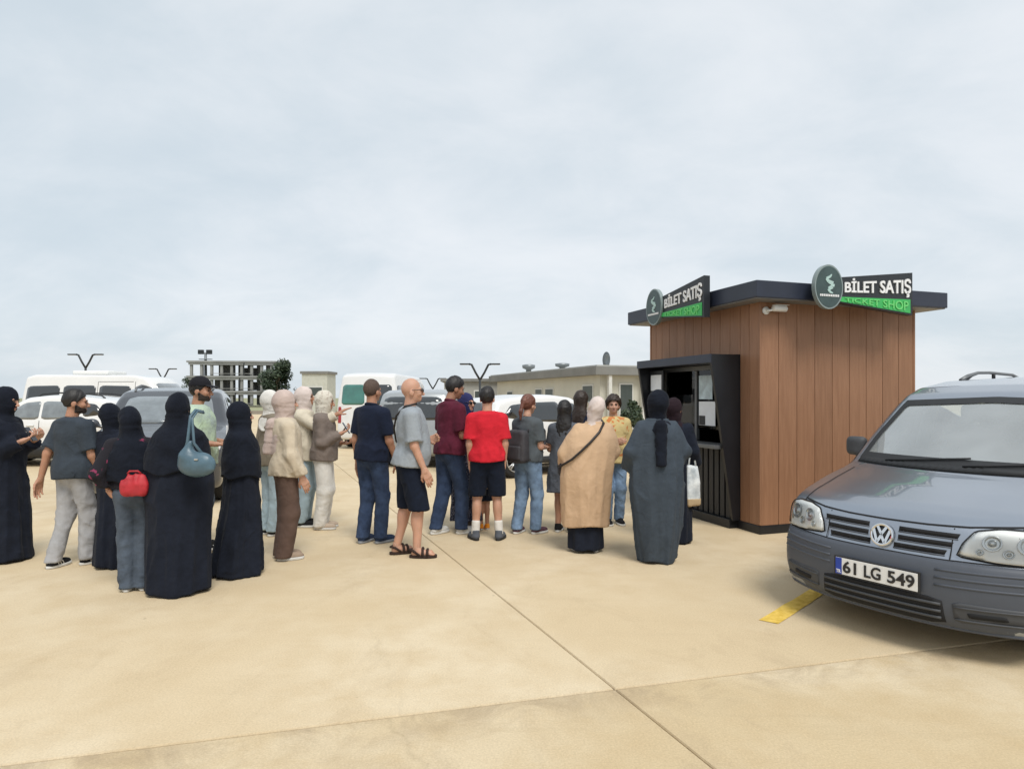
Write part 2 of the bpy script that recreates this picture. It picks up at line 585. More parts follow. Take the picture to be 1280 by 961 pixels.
M_CONC = concrete('sandy_concrete', (.605, .480, .308), (.665, .552, .385), (.580, .455, .288), (.44, .335, .21), 3.0)
M_CONC2 = concrete('worn_concrete', (.565, .445, .275), (.655, .545, .380), (.530, .405, .240), (.345, .262, .170), 11.0, .25, 3.258)
M_EARTH = mat('dry_earth', (.30, .26, .17), rough=.95, var=.3, scale=.08, rgb2=(.26, .28, .15))

ground = obj('ground', ([(-1500, -300, -.05), (1500, -300, -.05), (1500, 2500, -.05), (-1500, 2500, -.05)], [(0, 1, 2, 3)]), M_EARTH)
tag(ground, kind='structure')

J0 = Vector((.56, 3.519))                                   # where the two slab joints cross
E1 = Vector((1, .265)).normalized(); E2 = Vector((-.40, 1)).normalized()
ra = [-54, -45, -36, -27, -18, -9, 0, 9, 18, 27, 36, 45, 54]
rb = [-9, 0, 9, 18, 27, 36, 45, 54, 63]
g = .0045
for ib in range(len(rb) - 1):
    for ia in range(len(ra) - 1):
        P = []
        for a, b in ((ra[ia] + g, rb[ib] + 2 * g), (ra[ia + 1] - g, rb[ib] + 2 * g), (ra[ia + 1] - g, rb[ib + 1] - 2 * g), (ra[ia] + g, rb[ib + 1] - 2 * g)):
            q = J0 + E1 * a + E2 * b
            P.append((q.x, q.y))
        A = Acc()
        lo = [(x, y, -.06) for x, y in P]
        cx = sum(x for x, _ in P) / 4; cy = sum(y for _, y in P) / 4
        md = [(x, y, -.008) for x, y in P]
        tp = [(x + (cx - x) * .0011, y + (cy - y) * .0011, 0) for x, y in P]
        F = [(8, 9, 10, 11)] + [(i, (i + 1) % 4, 4 + (i + 1) % 4, 4 + i) for i in range(4)] + [(4 + i, 4 + (i + 1) % 4, 8 + (i + 1) % 4, 8 + i) for i in range(4)]
        A.add(lo + md + tp, F)
        A.build('concrete_slab', M_CONC2 if rb[ib] < 0 else M_CONC, ground, False)
# the open joints: dark grit packed below the slab edges
M_GRIT = mat('joint_grit', (.20, .155, .10), rough=.95, var=.25, scale=30)
gr = obj('joint_filling', ([(-90, -20, -.012), (90, -20, -.012), (90, 80, -.012), (-90, 80, -.012)], [(0, 1, 2, 3)]), M_GRIT, ground)

# painted bay line running in under the parked van
M_YEL = mat('yellow_paint', (.72, .46, .05), rough=.75, var=.18, scale=14, rgb2=(.74, .52, .12), bump=.3)
ld = Vector((.690, .724)); ln = Vector((.724, -.690))
ls = Vector((1.80, 4.56))
V = []
_rl = random.Random(5)
for k in range(31):
    t = 4.6 * k / 30
    for w in (-.065, .065):
        q = ls + ld * (t + (.015 if w > 0 else 0)) + ln * (w + _rl.uniform(-.004, .004))
        V.append((q.x, q.y, .004))
tag(obj('bay_line', (V, [(2 * k, 2 * k + 1, 2 * k + 3, 2 * k + 2) for k in range(30)]), M_YEL), kind='structure')

# ------------------------------------------------------------------ ticket kiosk
def wood(name, seed):
    m = mat(name, (.2, .1, .05), rough=.5, var=0, spec=.4)
    n, l = m.node_tree.nodes, m.node_tree.links
    b = n['Principled BSDF']
    tc = n.new('ShaderNodeTexCoord'); oi = n.new('ShaderNodeObjectInfo')
    ad = n.new('ShaderNodeVectorMath'); ad.operation = 'ADD'
    sc = n.new('ShaderNodeVectorMath'); sc.operation = 'SCALE'; sc.inputs['Scale'].default_value = 17.0
    cb = n.new('ShaderNodeCombineXYZ'); l.new(oi.outputs['Random'], cb.inputs[0]); l.new(oi.outputs['Random'], cb.inputs[2])
    l.new(cb.outputs[0], sc.inputs[0]); l.new(tc.outputs['Object'], ad.inputs[0]); l.new(sc.outputs[0], ad.inputs[1])
    mp = n.new('ShaderNodeMapping'); mp.inputs['Scale'].default_value = (7, 7, .55); l.new(ad.outputs[0], mp.inputs[0])
    nz = n.new('ShaderNodeTexNoise'); nz.inputs['Scale'].default_value = 4; nz.inputs['Detail'].default_value = 7; nz.inputs['Roughness'].default_value = .65; nz.inputs['Distortion'].default_value = .5
    l.new(mp.outputs[0], nz.inputs[0])
    rp = n.new('ShaderNodeValToRGB')
    rp.color_ramp.elements[0].position = .28; rp.color_ramp.elements[0].color = (.245, .122, .066, 1)
    rp.color_ramp.elements[1].position = .74; rp.color_ramp.elements[1].color = (.335, .176, .100, 1)
    l.new(nz.outputs['Fac'], rp.inputs[0])
    hs = n.new('ShaderNodeHueSaturation')
    mr = n.new('ShaderNodeMapRange'); mr.inputs['To Min'].default_value = .92; mr.inputs['To Max'].default_value = 1.07
    l.new(oi.outputs['Random'], mr.inputs['Value']); l.new(mr.outputs[0], hs.inputs['Value'])
    l.new(rp.outputs[0], hs.inputs['Color']); l.new(hs.outputs[0], b.inputs['Base Color'])
    bp = n.new('ShaderNodeBump'); bp.inputs['Strength'].default_value = .12; bp.inputs['Distance'].default_value = .003
    l.new(nz.outputs['Fac'], bp.inputs['Height']); l.new(bp.outputs[0], b.inputs['Normal'])
    return m


M_WOOD = wood('brown_wood_cladding', 1)
M_NAVY = mat('dark_blue_metal', (.022, .028, .048), rough=.42, var=.15, scale=3, spec=.5)
M_BLACK = mat('black_metal', (.010, .011, .014), rough=.42, var=.2, scale=3)
M_BLACK2 = mat('black_panel', (.014, .015, .018), rough=.5, var=.25, scale=20, aniso=(1, 1, .1))
M_SOFF = mat('grey_soffit', (.20, .20, .20), rough=.6)
M_WHITE = mat('white_plastic', (.78, .78, .76), rough=.4, var=.04)
M_PAPER = mat('white_paper', (.80, .82, .84), rough=.8, var=.05)
M_PAPERB = mat('pale_blue_paper', (.50, .60, .64), rough=.7, var=.25, scale=9)
M_GREYM = mat('grey_metal', (.16, .165, .17), rough=.45, metal=.4)
M_DGLASS = mat('dark_glass', (.012, .015, .018), rough=.05, spec=.7, var=.2)
KX, KY, KZ = 2.37, 2.44, 2.70
KTH = math.atan(.3328)
KP = Vector((2.865, 7.485, 0))
KM = Matrix.Translation(KP) @ Matrix.Rotation(KTH, 4, 'Z')
kiosk = empty('ticket_kiosk', KP, KTH, 'brown wood clad ticket kiosk with dark flat roof and black serving hatch', 'kiosk')
PY0, PY1, PZ = .355, 2.11, 2.10                              # the hatch surround on the left wall
# walls behind the boards; the left wall has the serving opening
A = Acc()
A.add(*box((KX / 2, .05, KZ / 2), (KX - .05, .05, KZ - .02)))
A.add(*box((KX / 2, KY - .05, KZ / 2), (KX - .05, .05, KZ - .02)))
A.add(*box((KX - .05, KY / 2, KZ / 2), (.05, KY - .16, KZ - .02)))
A.add(*box((.05, .20, KZ / 2), (.05, .25, KZ - .02)))
A.add(*box((.05, 2.26, KZ / 2), (.05, .25, KZ - .02)))
A.add(*box((.05, 1.23, 2.34), (.05, 1.8, .6)))
A.add(*box((.05, 1.23, .50), (.05, 1.8, .96)))
A.build('wall_core', M_BLACK2, kiosk, False)
obj('inner_floor', box((KX / 2, KY / 2, .06), (KX - .2, KY - .2, .06)), M_BLACK2, kiosk)
# boards, one by one
nb = 9; bw = KX / nb
b0 = obj('wall_board', box((0, 0, 0), (bw - .006, .022, KZ - .11), .005), M_WOOD, kiosk)
b0.location = (bw / 2, .011, .10 + (KZ - .11) / 2)
for k in range(1, nb):
    share('wall_board', b0, kiosk, (bw * (k + .5), .011, .10 + (KZ - .11) / 2))
for k in range(nb):
    share('wall_board', b0, kiosk, (bw * (k + .5), KY - .011, .10 + (KZ - .11) / 2))
for k in range(nb):
    share('wall_board', b0, kiosk, (KX - .011, .03 + (KY - .06) * (k + .5) / nb, .10 + (KZ - .11) / 2), (0, 0, PI / 2))
ys = [.024, .19, .353] + [.353 + (2.112 - .353) * k / 9 for k in range(1, 10)] + [2.28, KY - .024]
for k in range(len(ys) - 1):
    y0, y1 = ys[k], ys[k + 1]
    z0 = (PZ + .004) if (y0 > .34 and y1 < 2.12) else .10
    obj('wall_board', box((.011, (y0 + y1) / 2, (z0 + KZ - .01) / 2), (.022, y1 - y0 - .006, KZ - .01 - z0), .004), M_WOOD, kiosk)
for (x, y) in ((.004, .004), (KX - .004, .004), (.004, KY - .004), (KX - .004, KY - .004)):
    obj('corner_trim', box((x + (.006 if x < 1 else -.006), y + (.006 if y < 1 else -.006), (.1 + KZ) / 2), (.034, .034, KZ - .11), .008), M_WOOD, kiosk)
obj('plinth', box((KX / 2, KY / 2, .05), (KX + .02, KY + .02, .0995), .01), M_BLACK, kiosk)
OV = .25
rf = obj('roof', box((KX / 2, KY / 2, 2.79), (KX + 2 * OV, KY + 2 * OV, .19), .012), M_NAVY, kiosk)
obj('soffit', box((KX / 2, KY / 2, 2.690), (KX + 2 * OV - .04, KY + 2 * OV - .04, .012)), M_SOFF, rf)
# the black surround that leans out over the counter: two tapered cheeks, a hood, a counter
cheek = [(-.404, PZ), (-.404, PZ - .10), (-.10, .10), (.0, .10), (.0, PZ)]
hood = Acc()
for i, y in enumerate((PY0 + .02, PY1 - .02)):
    obj('cheek_panel', prism([(x, z) for x, z in cheek], y - .02, y + .02, 'y'), M_BLACK, kiosk)
obj('hood', box((-.2025, (PY0 + PY1) / 2, PZ - .048), (.399, PY1 - PY0 - .084, .09), .005), M_NAVY, kiosk)
obj('hood_edge', box((-.41, (PY0 + PY1) / 2, PZ - .05), (.012, PY1 - PY0 + .004, .104), .004), M_NAVY, kiosk)
obj('counter', box((-.16, (PY0 + PY1) / 2, .985), (.33, PY1 - PY0 - .10, .045), .006), M_GREYM, kiosk)
for k in range(14):
    y = PY0 + .08 + (PY1 - PY0 - .16) * (k + .5) / 14
    obj('front_slat', box((-.045, y, .53), (.05, .085, .84), .006), M_BLACK2, kiosk)
obj('kick_plate', box((-.05, (PY0 + PY1) / 2, .055), (.14, PY1 - PY0 - .09, .105), .006), M_BLACK, kiosk)
# serving window: frame, two panes, a slot at the bottom
wy0, wy1, wz0, wz1 = PY0 + .06, PY1 - .06, 1.012, PZ - .10
fr = Acc()
for y in (wy0 + .03, wy1 - .03): fr.add(*box((.0, y, (wz0 + wz1) / 2), (.05, .06, wz1 - wz0), .004))
win = fr.build('serving_window', M_GREYM, kiosk, False)
obj('window_bar', box((.0, (wy0 + wy1) / 2, wz1 - .03), (.046, wy1 - wy0 - .126, .06), .004), M_GREYM, win)
obj('window_bar', box((.0, 1.24, (wz0 + wz1) / 2 - .03), (.046, .045, wz1 - wz0 - .066), .004), M_GREYM, win)
for y0, y1 in ((wy0 + .062, 1.216), (1.264, wy1 - .062)):
    obj('pane', box((.004, (y0 + y1) / 2, (wz0 + .16 + wz1 - .06) / 2), (.008, y1 - y0, wz1 - .06 - wz0 - .16)), glass('kiosk_glass', (.35, .38, .38)), win)


def notice(label, y0, y1, z0, z1, m, x=-.031):
    o = obj('paper_notice', box((0, 0, 0), (.003, y1 - y0, z1 - z0)), m)
    p = KM @ Vector((x, (y0 + y1) / 2, (z0 + z1) / 2))
    o.location = p; o.rotation_euler = (0, 0, KTH)
    return tag(o, label, 'notice', 'paper notices in the kiosk window')


notice('pale blue poster fixed high in the kiosk window', .86, 1.15, 1.56, 1.87, M_PAPERB)
n2 = notice('white sheet of paper stuck under the pale blue poster', .80, 1.15, 1.22, 1.53, M_PAPER)
obj('dark_print', box((-.004, .10, -.09), (.003, .13, .12)), M_BLACK2, n2)
notice('white framed sheet at the far end of the kiosk hatch', 1.74, 2.02, 1.68, 1.90, M_PAPER, -.24)
o = obj('notice_board', box((0, 0, 0), (.02, .36, .34), .004), M_BLACK2, kiosk); o.location = (-.226, 1.88, 1.79)

# ------------------------------------------------------------------ the two roof signs
M_SIGNK = mat('sign_black', (.018, .021, .026), rough=.4, var=.1)
M_SIGNG = mat('sign_green', (.045, .42, .10), rough=.4, var=.08)
M_SIGNL = mat('sign_light_green', (.16, .62, .18), rough=.5, var=.05)
M_LET = mat('white_letters', (.80, .80, .80), rough=.45, var=.03)
M_DISC = mat('emblem_slate_green', (.045, .075, .075), rough=.35, var=.3, scale=4)
M_RIM = mat('emblem_rim', (.22, .27, .27), rough=.35)


def warp(VF, x0, x1, zl0, zl1, zr0, zr1, y, sub=True):
    """lay flat letters into a trapezium standing in the XZ plane"""
    V, F = VF
    mn, mx = V.min(0), V.max(0)
    u = (V[:, 0] - mn[0]) / (mx[0] - mn[0]); v = (V[:, 1] - mn[1]) / (mx[1] - mn[1])
    x = x0 + (x1 - x0) * u
    lo = zl0 + (zr0 - zl0) * u; hi = zl1 + (zr1 - zl1) * u
    return np.stack([x, y - (V[:, 2] - mn[2]), lo + (hi - lo) * v], 1), F


def ticket_sign(local, rz, label, xr=1.28):
    s = empty('ticket_sign', KM @ Vector(local), KTH + rz, label, 'sign', 'ticket signs on the kiosk roof')
    xl = .12
    k_ = (xr - .15) / 1.13
    def top(x): return 2.945 + (3.067 - 2.945) * (x - .15) / 1.13 / k_
    def mid(x): return 2.725 + (2.745 - 2.725) * (x - .15) / 1.13 / k_
    def bot(x): return 2.665 + (2.56 - 2.665) * (x - .15) / 1.13 / k_
    obj('board', prism([(xl, bot(xl)), (xr, bot(xr)), (xr, top(xr)), (xl, top(xl))], -.03, .055, 'y'), M_SIGNK, s)
    obj('green_panel', prism([(xl, bot(xl) + .012), (xr - .04, bot(xr) + .022), (xr - .04, mid(xr)), (xl, mid(xl))], -.038, -.030, 'y'), M_SIGNG, s)
    obj('lettering', warp(text_vf('BİLET SATIŞ', 1, .022, .006), .245, xr - .035, mid(.245) + .020, top(.245) - .022, mid(xr) + .022, top(xr) - .03, -.032), M_LET, s)
    obj('lettering', warp(text_vf('TICKET SHOP', 1, .004, .004), .245, xr - .08, bot(.245) + .024, mid(.245) - .012, bot(xr) + .045, mid(xr) - .024, -.039), M_SIGNL, s)
    n = 48
    def oval(rx, rz_, cz=2.826): return [(rx * math.cos(2 * PI * k / n), cz + rz_ * math.sin(2 * PI * k / n)) for k in range(n)]
    d = obj('emblem_disc', prism(oval(.20, .250), -.062, -.012, 'y'), M_RIM, s)
    obj('emblem_face', prism(oval(.182, .230), -.066, -.061, 'y'), M_DISC, d)
    # winding white figure with a lit head, then a lettered band too small to read
    A = Acc()
    path = [(.030, .125), (.010, .100), (-.045, .075), (-.015, .045), (.050, .022), (.040, -.010), (-.015, -.040), (.0, -.070), (.045, -.085)]
    wd = [.006, .012, .015, .020, .024, .024, .019, .014, .006]
    for k in range(len(path) - 1):
        (x0, z0), (x1, z1) = path[k], path[k + 1]
        dx, dz = x1 - x0, z1 - z0; L = math.hypot(dx, dz); nx, nz = -dz / L, dx / L
        A.add(*prism([(x0 + nx * wd[k], 2.84 + z0 + nz * wd[k]), (x0 - nx * wd[k], 2.84 + z0 - nz * wd[k]),
                      (x1 - nx * wd[k + 1], 2.84 + z1 - nz * wd[k + 1]), (x1 + nx * wd[k + 1], 2.84 + z1 + nz * wd[k + 1])], -.0705 - .0002 * k, -.065, 'y'))
    A.build('emblem_figure', mat('emblem_figure_pale', (.42, .58, .55), rough=.4), d, False)
    A = Acc()
    for k in range(11):
        x = -.125 + .025 * k
        A.add(*box((x, -.068, 2.728 - .0 * abs(x)), (.017, .006, .024)))
    A.build('emblem_band', M_LET, d, False)
    for x in (.35, 1.0): obj('bracket', box((x, .11, 2.80), (.04, .13, .04)), M_BLACK, s)
    return s


ticket_sign((.60, -.25 - .10, 0), 0, 'oval emblem and trapezoid ticket sign above the long clad wall of the kiosk')
ticket_sign((-.25 - .10, 1.66, 0), -PI / 2, 'oval emblem and trapezoid ticket sign above the serving hatch of the kiosk', 1.12)

# small white bullet camera under the eaves
sc_ = empty('security_camera', KM @ Vector((.07, -.004, 2.585)), KTH, 'small white security camera under the kiosk roof edge', 'camera')
obj('mount', lathe([(.0, 0), (.045, 0), (.045, -.02), (.0, -.02)], 20, 'y'), M_WHITE, sc_, True)
obj('arm', tube([(0, -.02, 0), (.03, -.06, .0), (.07, -.08, .015)], .014, 8), M_WHITE, sc_, True)
cb_ = obj('camera_body', lathe([(.0, .04), (.034, .04), (.036, .05), (.036, .215), (.03, .22), (.0, .222)], 20, 'x', (0, -.085, .02)), M_WHITE, sc_, True)
obj('lens', lathe([(.0, .2235), (.024, .2235), (.024, .218)], 16, 'x', (0, -.085, .02)), M_DGLASS, cb_, True)
obj('sun_hood', prism([(.05, .058), (.24, .058), (.24, .062), (.05, .062)], -.12, -.05, 'y'), M_WHITE, cb_)

# ------------------------------------------------------------------ car-park lamps
M_LAMP = mat('lamp_black', (.020, .024, .026), rough=.5)
M_LED = mat('lamp_lens', (.5, .5, .48), rough=.3)


def lamp(px, topy, span_px, Z, label):
    x = (px - 640) / FPX * Z
    zt = CAMH + (HOR - topy) * Z / FPX
    s = span_px * Z / FPX / 2
    r = empty('street_lamp', (x, Z, 0), 0.0, label, 'street lamp', 'two armed lamps round the car park')
    zf = zt - s * .75
    obj('pole', tube([(0, 0, 0), (0, 0, .4), (0, 0, zf)], [.09, .07, .06], 10), M_LAMP, r, True)
    obj('base_plate', box((0, 0, .012), (.32, .32, .024)), M_LAMP, r)
    for d in (-1, 1):
        a = obj('arm', tube([(0, 0, zf - .05), (d * s * .22, 0, zf + s * .32), (d * s * .42, 0, zt - .03), (d * s * .55, 0, zt)], .055, 8), M_LAMP, r, True)
        obj('lamp_head', box((d * s * .77, 0, zt), (s * .48, .18, .07), .015), M_LAMP, a)
        obj('lens', box((d * s * .77, 0, zt - .04), (s * .40, .13, .012)), M_LED, a)


lamp(107, 443, 43, 38, 'two armed black lamp above the white minibus at far left')
lamp(203.5, 461, 34, 50, 'smaller two armed lamp above the grey car, left of the concrete frame')
lamp(600, 455, 50, 33, 'tallest black two armed lamp behind the man in red')
lamp(541, 473, 33, 54, 'low two armed lamp just right of the bald man')

# ------------------------------------------------------------------ low pale building with flat overhanging roof
M_CREAM = mat('cream_render', (.52, .51, .44), rough=.85, var=.08, scale=.7)
M_ROOFG = mat('grey_roof_edge', (.19, .19, .18), rough=.8, var=.15, scale=.8)
M_SHUT = mat('grey_green_shutter', (.05, .065, .062), rough=.3)
M_FRAME = mat('pale_frame', (.6, .6, .57), rough=.6)
bc = Vector((4.07, 30.0, 0)); bl = Vector((-5.07, 13.3, 0)); th = math.atan2(bl.y, bl.x)
bld = empty('low_building', bc, th, 'low cream building with overhanging flat grey roof behind the queue', 'building')
BL, BW, BH = 14.2, 11.0, 2.62                                # local x along the left face, local -y towards the right-hand depth
obj('wall', box((BL / 2, -BW / 2, BH / 2), (BL, BW, BH)), M_CREAM, bld)
r_ = obj('roof', box((BL / 2, -BW / 2, BH + .20), (BL + .9, BW + .9, .40), .03), M_ROOFG, bld)
obj('roof_lip', box((BL / 2, -BW / 2, BH + .43), (BL + .7, BW + .7, .06)), mat('pale_coping', (.42, .42, .39), rough=.8), r_)


def win_face(x0, x1, z0, z1, face):
    """a recessed frame and pane on the left face ('l') or the right one ('r')"""
    if face == 'l':
        f = obj('window', box(((x0 + x1) / 2, .01, (z0 + z1) / 2), (x1 - x0, .08, z1 - z0)), M_FRAME, bld)
        obj('pane', box(((x0 + x1) / 2, .045, (z0 + z1) / 2), (x1 - x0 - .12, .03, z1 - z0 - .12)), M_SHUT, f)
        obj('sill', box(((x0 + x1) / 2, .07, z0 - .04), (x1 - x0 + .15, .14, .06)), M_FRAME, f)
    else:
        f = obj('window', box((-.01, -(x0 + x1) / 2, (z0 + z1) / 2), (.08, x1 - x0, z1 - z0)), M_FRAME, bld)
        obj('pane', box((-.045, -(x0 + x1) / 2, (z0 + z1) / 2), (.03, x1 - x0 - .12, z1 - z0 - .12)), M_SHUT, f)


win_face(.6, 1.7, 1.35, 2.2, 'l'); win_face(5.1, 6.2, .9, 2.1, 'l'); win_face(6.6, 7.6, .9, 2.1, 'l'); win_face(11.2, 12.2, 1.3, 2.0, 'l')
win_face(1.0, 1.75, .1, 2.25, 'r'); win_face(2.6, 3.3, .1, 2.25, 'r'); win_face(4.2, 5.2, .9, 2.1, 'r')
for y in (.35, 2.15): obj('column', box((-.30, -y, BH / 2), (.16, .16, BH - .004)), M_FRAME, bld)
M_VENT = mat('vent_metal', (.23, .25, .26), rough=.45, metal=.5)
for x, hgt in ((11.6, .62), (6.6, .45)):
    v_ = obj('roof_vent', lathe([(.0, 0), (.17, 0), (.17, hgt * .45), (.40, hgt * .62), (.42, hgt * .92), (.2, hgt), (0, hgt)], 14, 'z', (x, -1.2, BH + .46)), M_VENT, bld, True)
t_ = obj('satellite_dish', lathe([(.0, .0), (.2, .03), (.36, .11), (.38, .12), (.2, .05), (0, .02)], 20, 'y', (.8, -.9, BH + .78)), M_VENT, bld, True)
obj('dish_post', tube([(.8, -.92, BH + .46), (.8, -.92, BH + .8)], .03, 6), M_VENT, t_)

# a lower grey annexe behind it and a pale booth by the vans
an = empty('grey_annexe', (-2.9, 47, 0), .05, 'flat roofed grey annexe left of the low cream building', 'building')
obj('wall', box((0, 0, 1.35), (3.8, 4, 2.7)), mat('annexe_grey', (.30, .30, .28), rough=.85), an)
obj('roof', box((0, 0, 2.8), (4.3, 4.5, .2)), M_ROOFG, an)
w_ = obj('window', box((.6, -2.01, 1.7), (.9, .06, .8)), M_FRAME, an); obj('pane', box((.6, -2.045, 1.7), (.75, .03, .65)), M_SHUT, w_)
bo = empty('pale_booth', (-13.4, 45, 0), -.05, 'narrow pale booth with grey roof beside the white minibus', 'booth')
obj('wall', box((0, 0, 1.6), (1.75, 1.8, 3.2)), mat('booth_cream', (.48, .49, .43), rough=.8), bo)
obj('roof', box((0, 0, 3.29), (1.95, 2.0, .18), .02), M_ROOFG, bo)
w_ = obj('window', box((0, -.91, 2.0), (1.2, .06, .7)), M_FRAME, bo); obj('pane', box((0, -.945, 2.0), (1.05, .03, .55)), M_SHUT, w_)

# ------------------------------------------------------------------ unfinished concrete frame far behind
M_RAWC = mat('raw_concrete', (.27, .27, .26), rough=.9, var=.2, scale=.4)
fz = 120.0
fx0, fx1 = (252 - 640) / FPX * fz, (350 - 640) / FPX * fz
fb = empty('concrete_frame_building', ((fx0 + fx1) / 2, fz, 0), .10, 'unfinished open concrete frame building with bare floors and columns', 'building')
FW = fx1 - fx0; FD = 11.0; nf = 3; fh = (CAMH + (HOR - 452) * fz / FPX - .3) / nf
for k in range(nf):
    z = fh * (k + 1)
    obj('floor_slab', box((0, 0, z), (FW * 1.0 + .6, FD, .32)), M_RAWC, fb)
    obj('edge_beam', box((0, -FD / 2 + .3, z - .36), (FW, .35, .4)), M_RAWC, fb)
c0 = obj('column', box((0, 0, 0), (.42, .42, fh - .33)), M_RAWC, fb)
c0.location = (-FW / 2 + .4, -FD / 2 + .5, fh / 2)
for k in range(nf):
    for i in range(9):
        for j in range(3):
            if (i, j, k) != (0, 0, 0):
                share('column', c0, fb, (-FW / 2 + .4 + (FW - .8) * i / 8, -FD / 2 + .5 + (FD - 1) * j / 2, fh * (k + .5)))
for k in range(nf):
    obj('stair_core', box((-FW * .20, 1.5, fh * (k + .5)), (2.2, 2.6, fh - .34)), M_RAWC, fb)
    obj('block_wall', box((FW * (.28 - .1 * k), 2.5, fh * (k + .42)), (2.9, .25, fh * .6)), M_RAWC, fb)
    obj('block_wall', box((-FW * (.40 - .06 * k), 3.4, fh * (k + .5)), (1.7, .25, fh - .36)), M_RAWC, fb)
    obj('scaffold', box((FW * .05 * (k + 1), -FD / 2 + .1, fh * (k + .5)), (.14, .14, fh - .36)), M_LAMP, fb)
    obj('parapet', box((0, -FD / 2 + .12, fh * k + .55), (FW * .5, .1, .10)), M_RAWC, fb)
# floodlight mast beside it
mz = 118.0
ms = empty('floodlight_mast', ((257 - 640) / FPX * mz, mz, 0), 0, 'thin floodlight mast left of the concrete frame building', 'mast')
mh = CAMH + (HOR - 438) * mz / FPX
obj('pole', tube([(-.0, 0, 0), (0, 0, mh - .6)], [.35, .22], 8), M_VENT, ms, True)
obj('platform', box((0, 0, mh - 1.6), (2.2, .7, .14)), M_VENT, ms)
obj('head_frame', box((0, 0, mh - .5), (2.0, .18, .18)), M_VENT, ms)
for d in (-1, 1): obj('floodlight', box((d * .75, -.2, mh - .3), (.95, .5, .8), .08), M_LAMP, ms)

# ------------------------------------------------------------------ far trees
M_BARK = mat('bark', (.10, .075, .05), rough=.9, var=.3)
M_LEAFS = [mat('leaf_%d' % k, c, rough=.6, var=.35, scale=.5) for k, c in enumerate(((.030, .050, .022), (.042, .062, .026), (.024, .042, .020)))]


def tree(px, topy, w_px, Z, seed, label, n=2600):
    rr = random.Random(seed)
    x = (px - 640) / FPX * Z
    H = CAMH + (HOR - topy) * Z / FPX
    rad = w_px * Z / FPX / 2
    t = empty('tree', (x, Z, 0), rr.uniform(0, 6), label, 'tree', 'far trees behind the car park')
    A = Acc(); A.add(*tube([(0, 0, 0), (.1, 0, H * .3), (0, .1, H * .55), (.1, .1, H * .8)], [.034 * H, .024 * H, .017 * H, .006 * H], 8))
    cl = []
    for k in range(16):
        a = rr.uniform(0, 6.28); q = rad * rr.uniform(.25, .78); z = H * rr.uniform(.32, .90)
        q *= 1.0 if z < H * .7 else .65
        c = Vector((q * math.cos(a), q * math.sin(a), z)); cl.append((c, rad * rr.uniform(.25, .45)))
        A.add(*tube([(0, 0, z * .6), tuple(c * .55 + Vector((0, 0, z * .28))), tuple(c)], [.012 * H, .007 * H, .0025 * H], 5))
    A.build('trunk', M_BARK, t, True)
    V, F, Mi = [], [], []
    for k in range(n):
        c, q = rr.choice(cl)
        d = Vector((rr.gauss(0, 1), rr.gauss(0, 1), rr.gauss(0, .8))).normalized() * q * rr.random() ** .4
        p = c + d; s = rr.uniform(.016, .038) * max(H, 3.0)
        a = Vector((rr.gauss(0, 1), rr.gauss(0, 1), rr.gauss(0, 1))).normalized(); b = a.orthogonal().normalized()
        i = len(V)
        V += [p - a * s, p + b * s * .55, p + a * s, p - b * s * .55]
        F.append((i, i + 1, i + 2, i + 3)); Mi.append(rr.randrange(3))
    me = bpy.data.meshes.new('crown'); me.from_pydata([tuple(v) for v in V], [], F)
    for m in M_LEAFS: me.materials.append(m)
    me.polygons.foreach_set('material_index', Mi)
    o = bpy.data.objects.new('crown', me); COL.objects.link(o); o.parent = t


tree(346, 449, 46, 112, 3, 'broad dark tree at the right end of the concrete frame building', 5200)
tree(238, 470, 34, 128, 8, 'low dark tree left of the concrete frame building', 2400)
tree(372, 484, 14, 128, 12, 'small bush like tree right of the concrete frame building', 700)
tree(787, 500, 34, 27.0, 15, 'leafy green shrub against the right end of the cream building', 1500)


# ================================================================== PEOPLE
# canonical figure: 1.75 m tall, facing -Y, +X is the person's left
M_SKIN = {'fair': mat('skin_fair', (.52, .29, .20), rough=.55, var=.08, scale=12, sub=.15),
          'tan': mat('skin_tan', (.42, .215, .135), rough=.55, var=.08, scale=12, sub=.15),
          'brown': mat('skin_brown', (.32, .16, .10), rough=.55, var=.08, scale=12, sub=.15)}
M_EYE = mat('eye_dark', (.02, .013, .01), rough=.2)
M_LIP = mat('lip', (.33, .12, .10), rough=.5)
M_HAIRK = mat('hair_black', (.012, .010, .010), rough=.55, var=.3, scale=30, bump=.6, bscale=90, aniso=(1, 1, .25))
M_HAIRB = mat('hair_dark_brown', (.030, .018, .013), rough=.55, var=.3, scale=30, bump=.6, bscale=90, aniso=(1, 1, .25))
M_HAIRR = mat('hair_auburn', (.13, .045, .028), rough=.5, var=.35, scale=30, bump=.6, bscale=90, aniso=(1, 1, .25))
M_HAIRS = mat('hair_cropped', (.085, .055, .042), rough=.8, var=.2, scale=40, bump=.4, bscale=160)
M_BEARD = mat('beard_dark', (.040, .027, .022), rough=.8, var=.4, scale=60, bump=.5, bscale=120)
M_SOLE = mat('shoe_sole_white', (.62, .61, .58), rough=.7)
M_SOLEK = mat('shoe_sole_black', (.02, .02, .02), rough=.7)
M_PHONE = mat('phone_black', (.012, .012, .014), rough=.25)

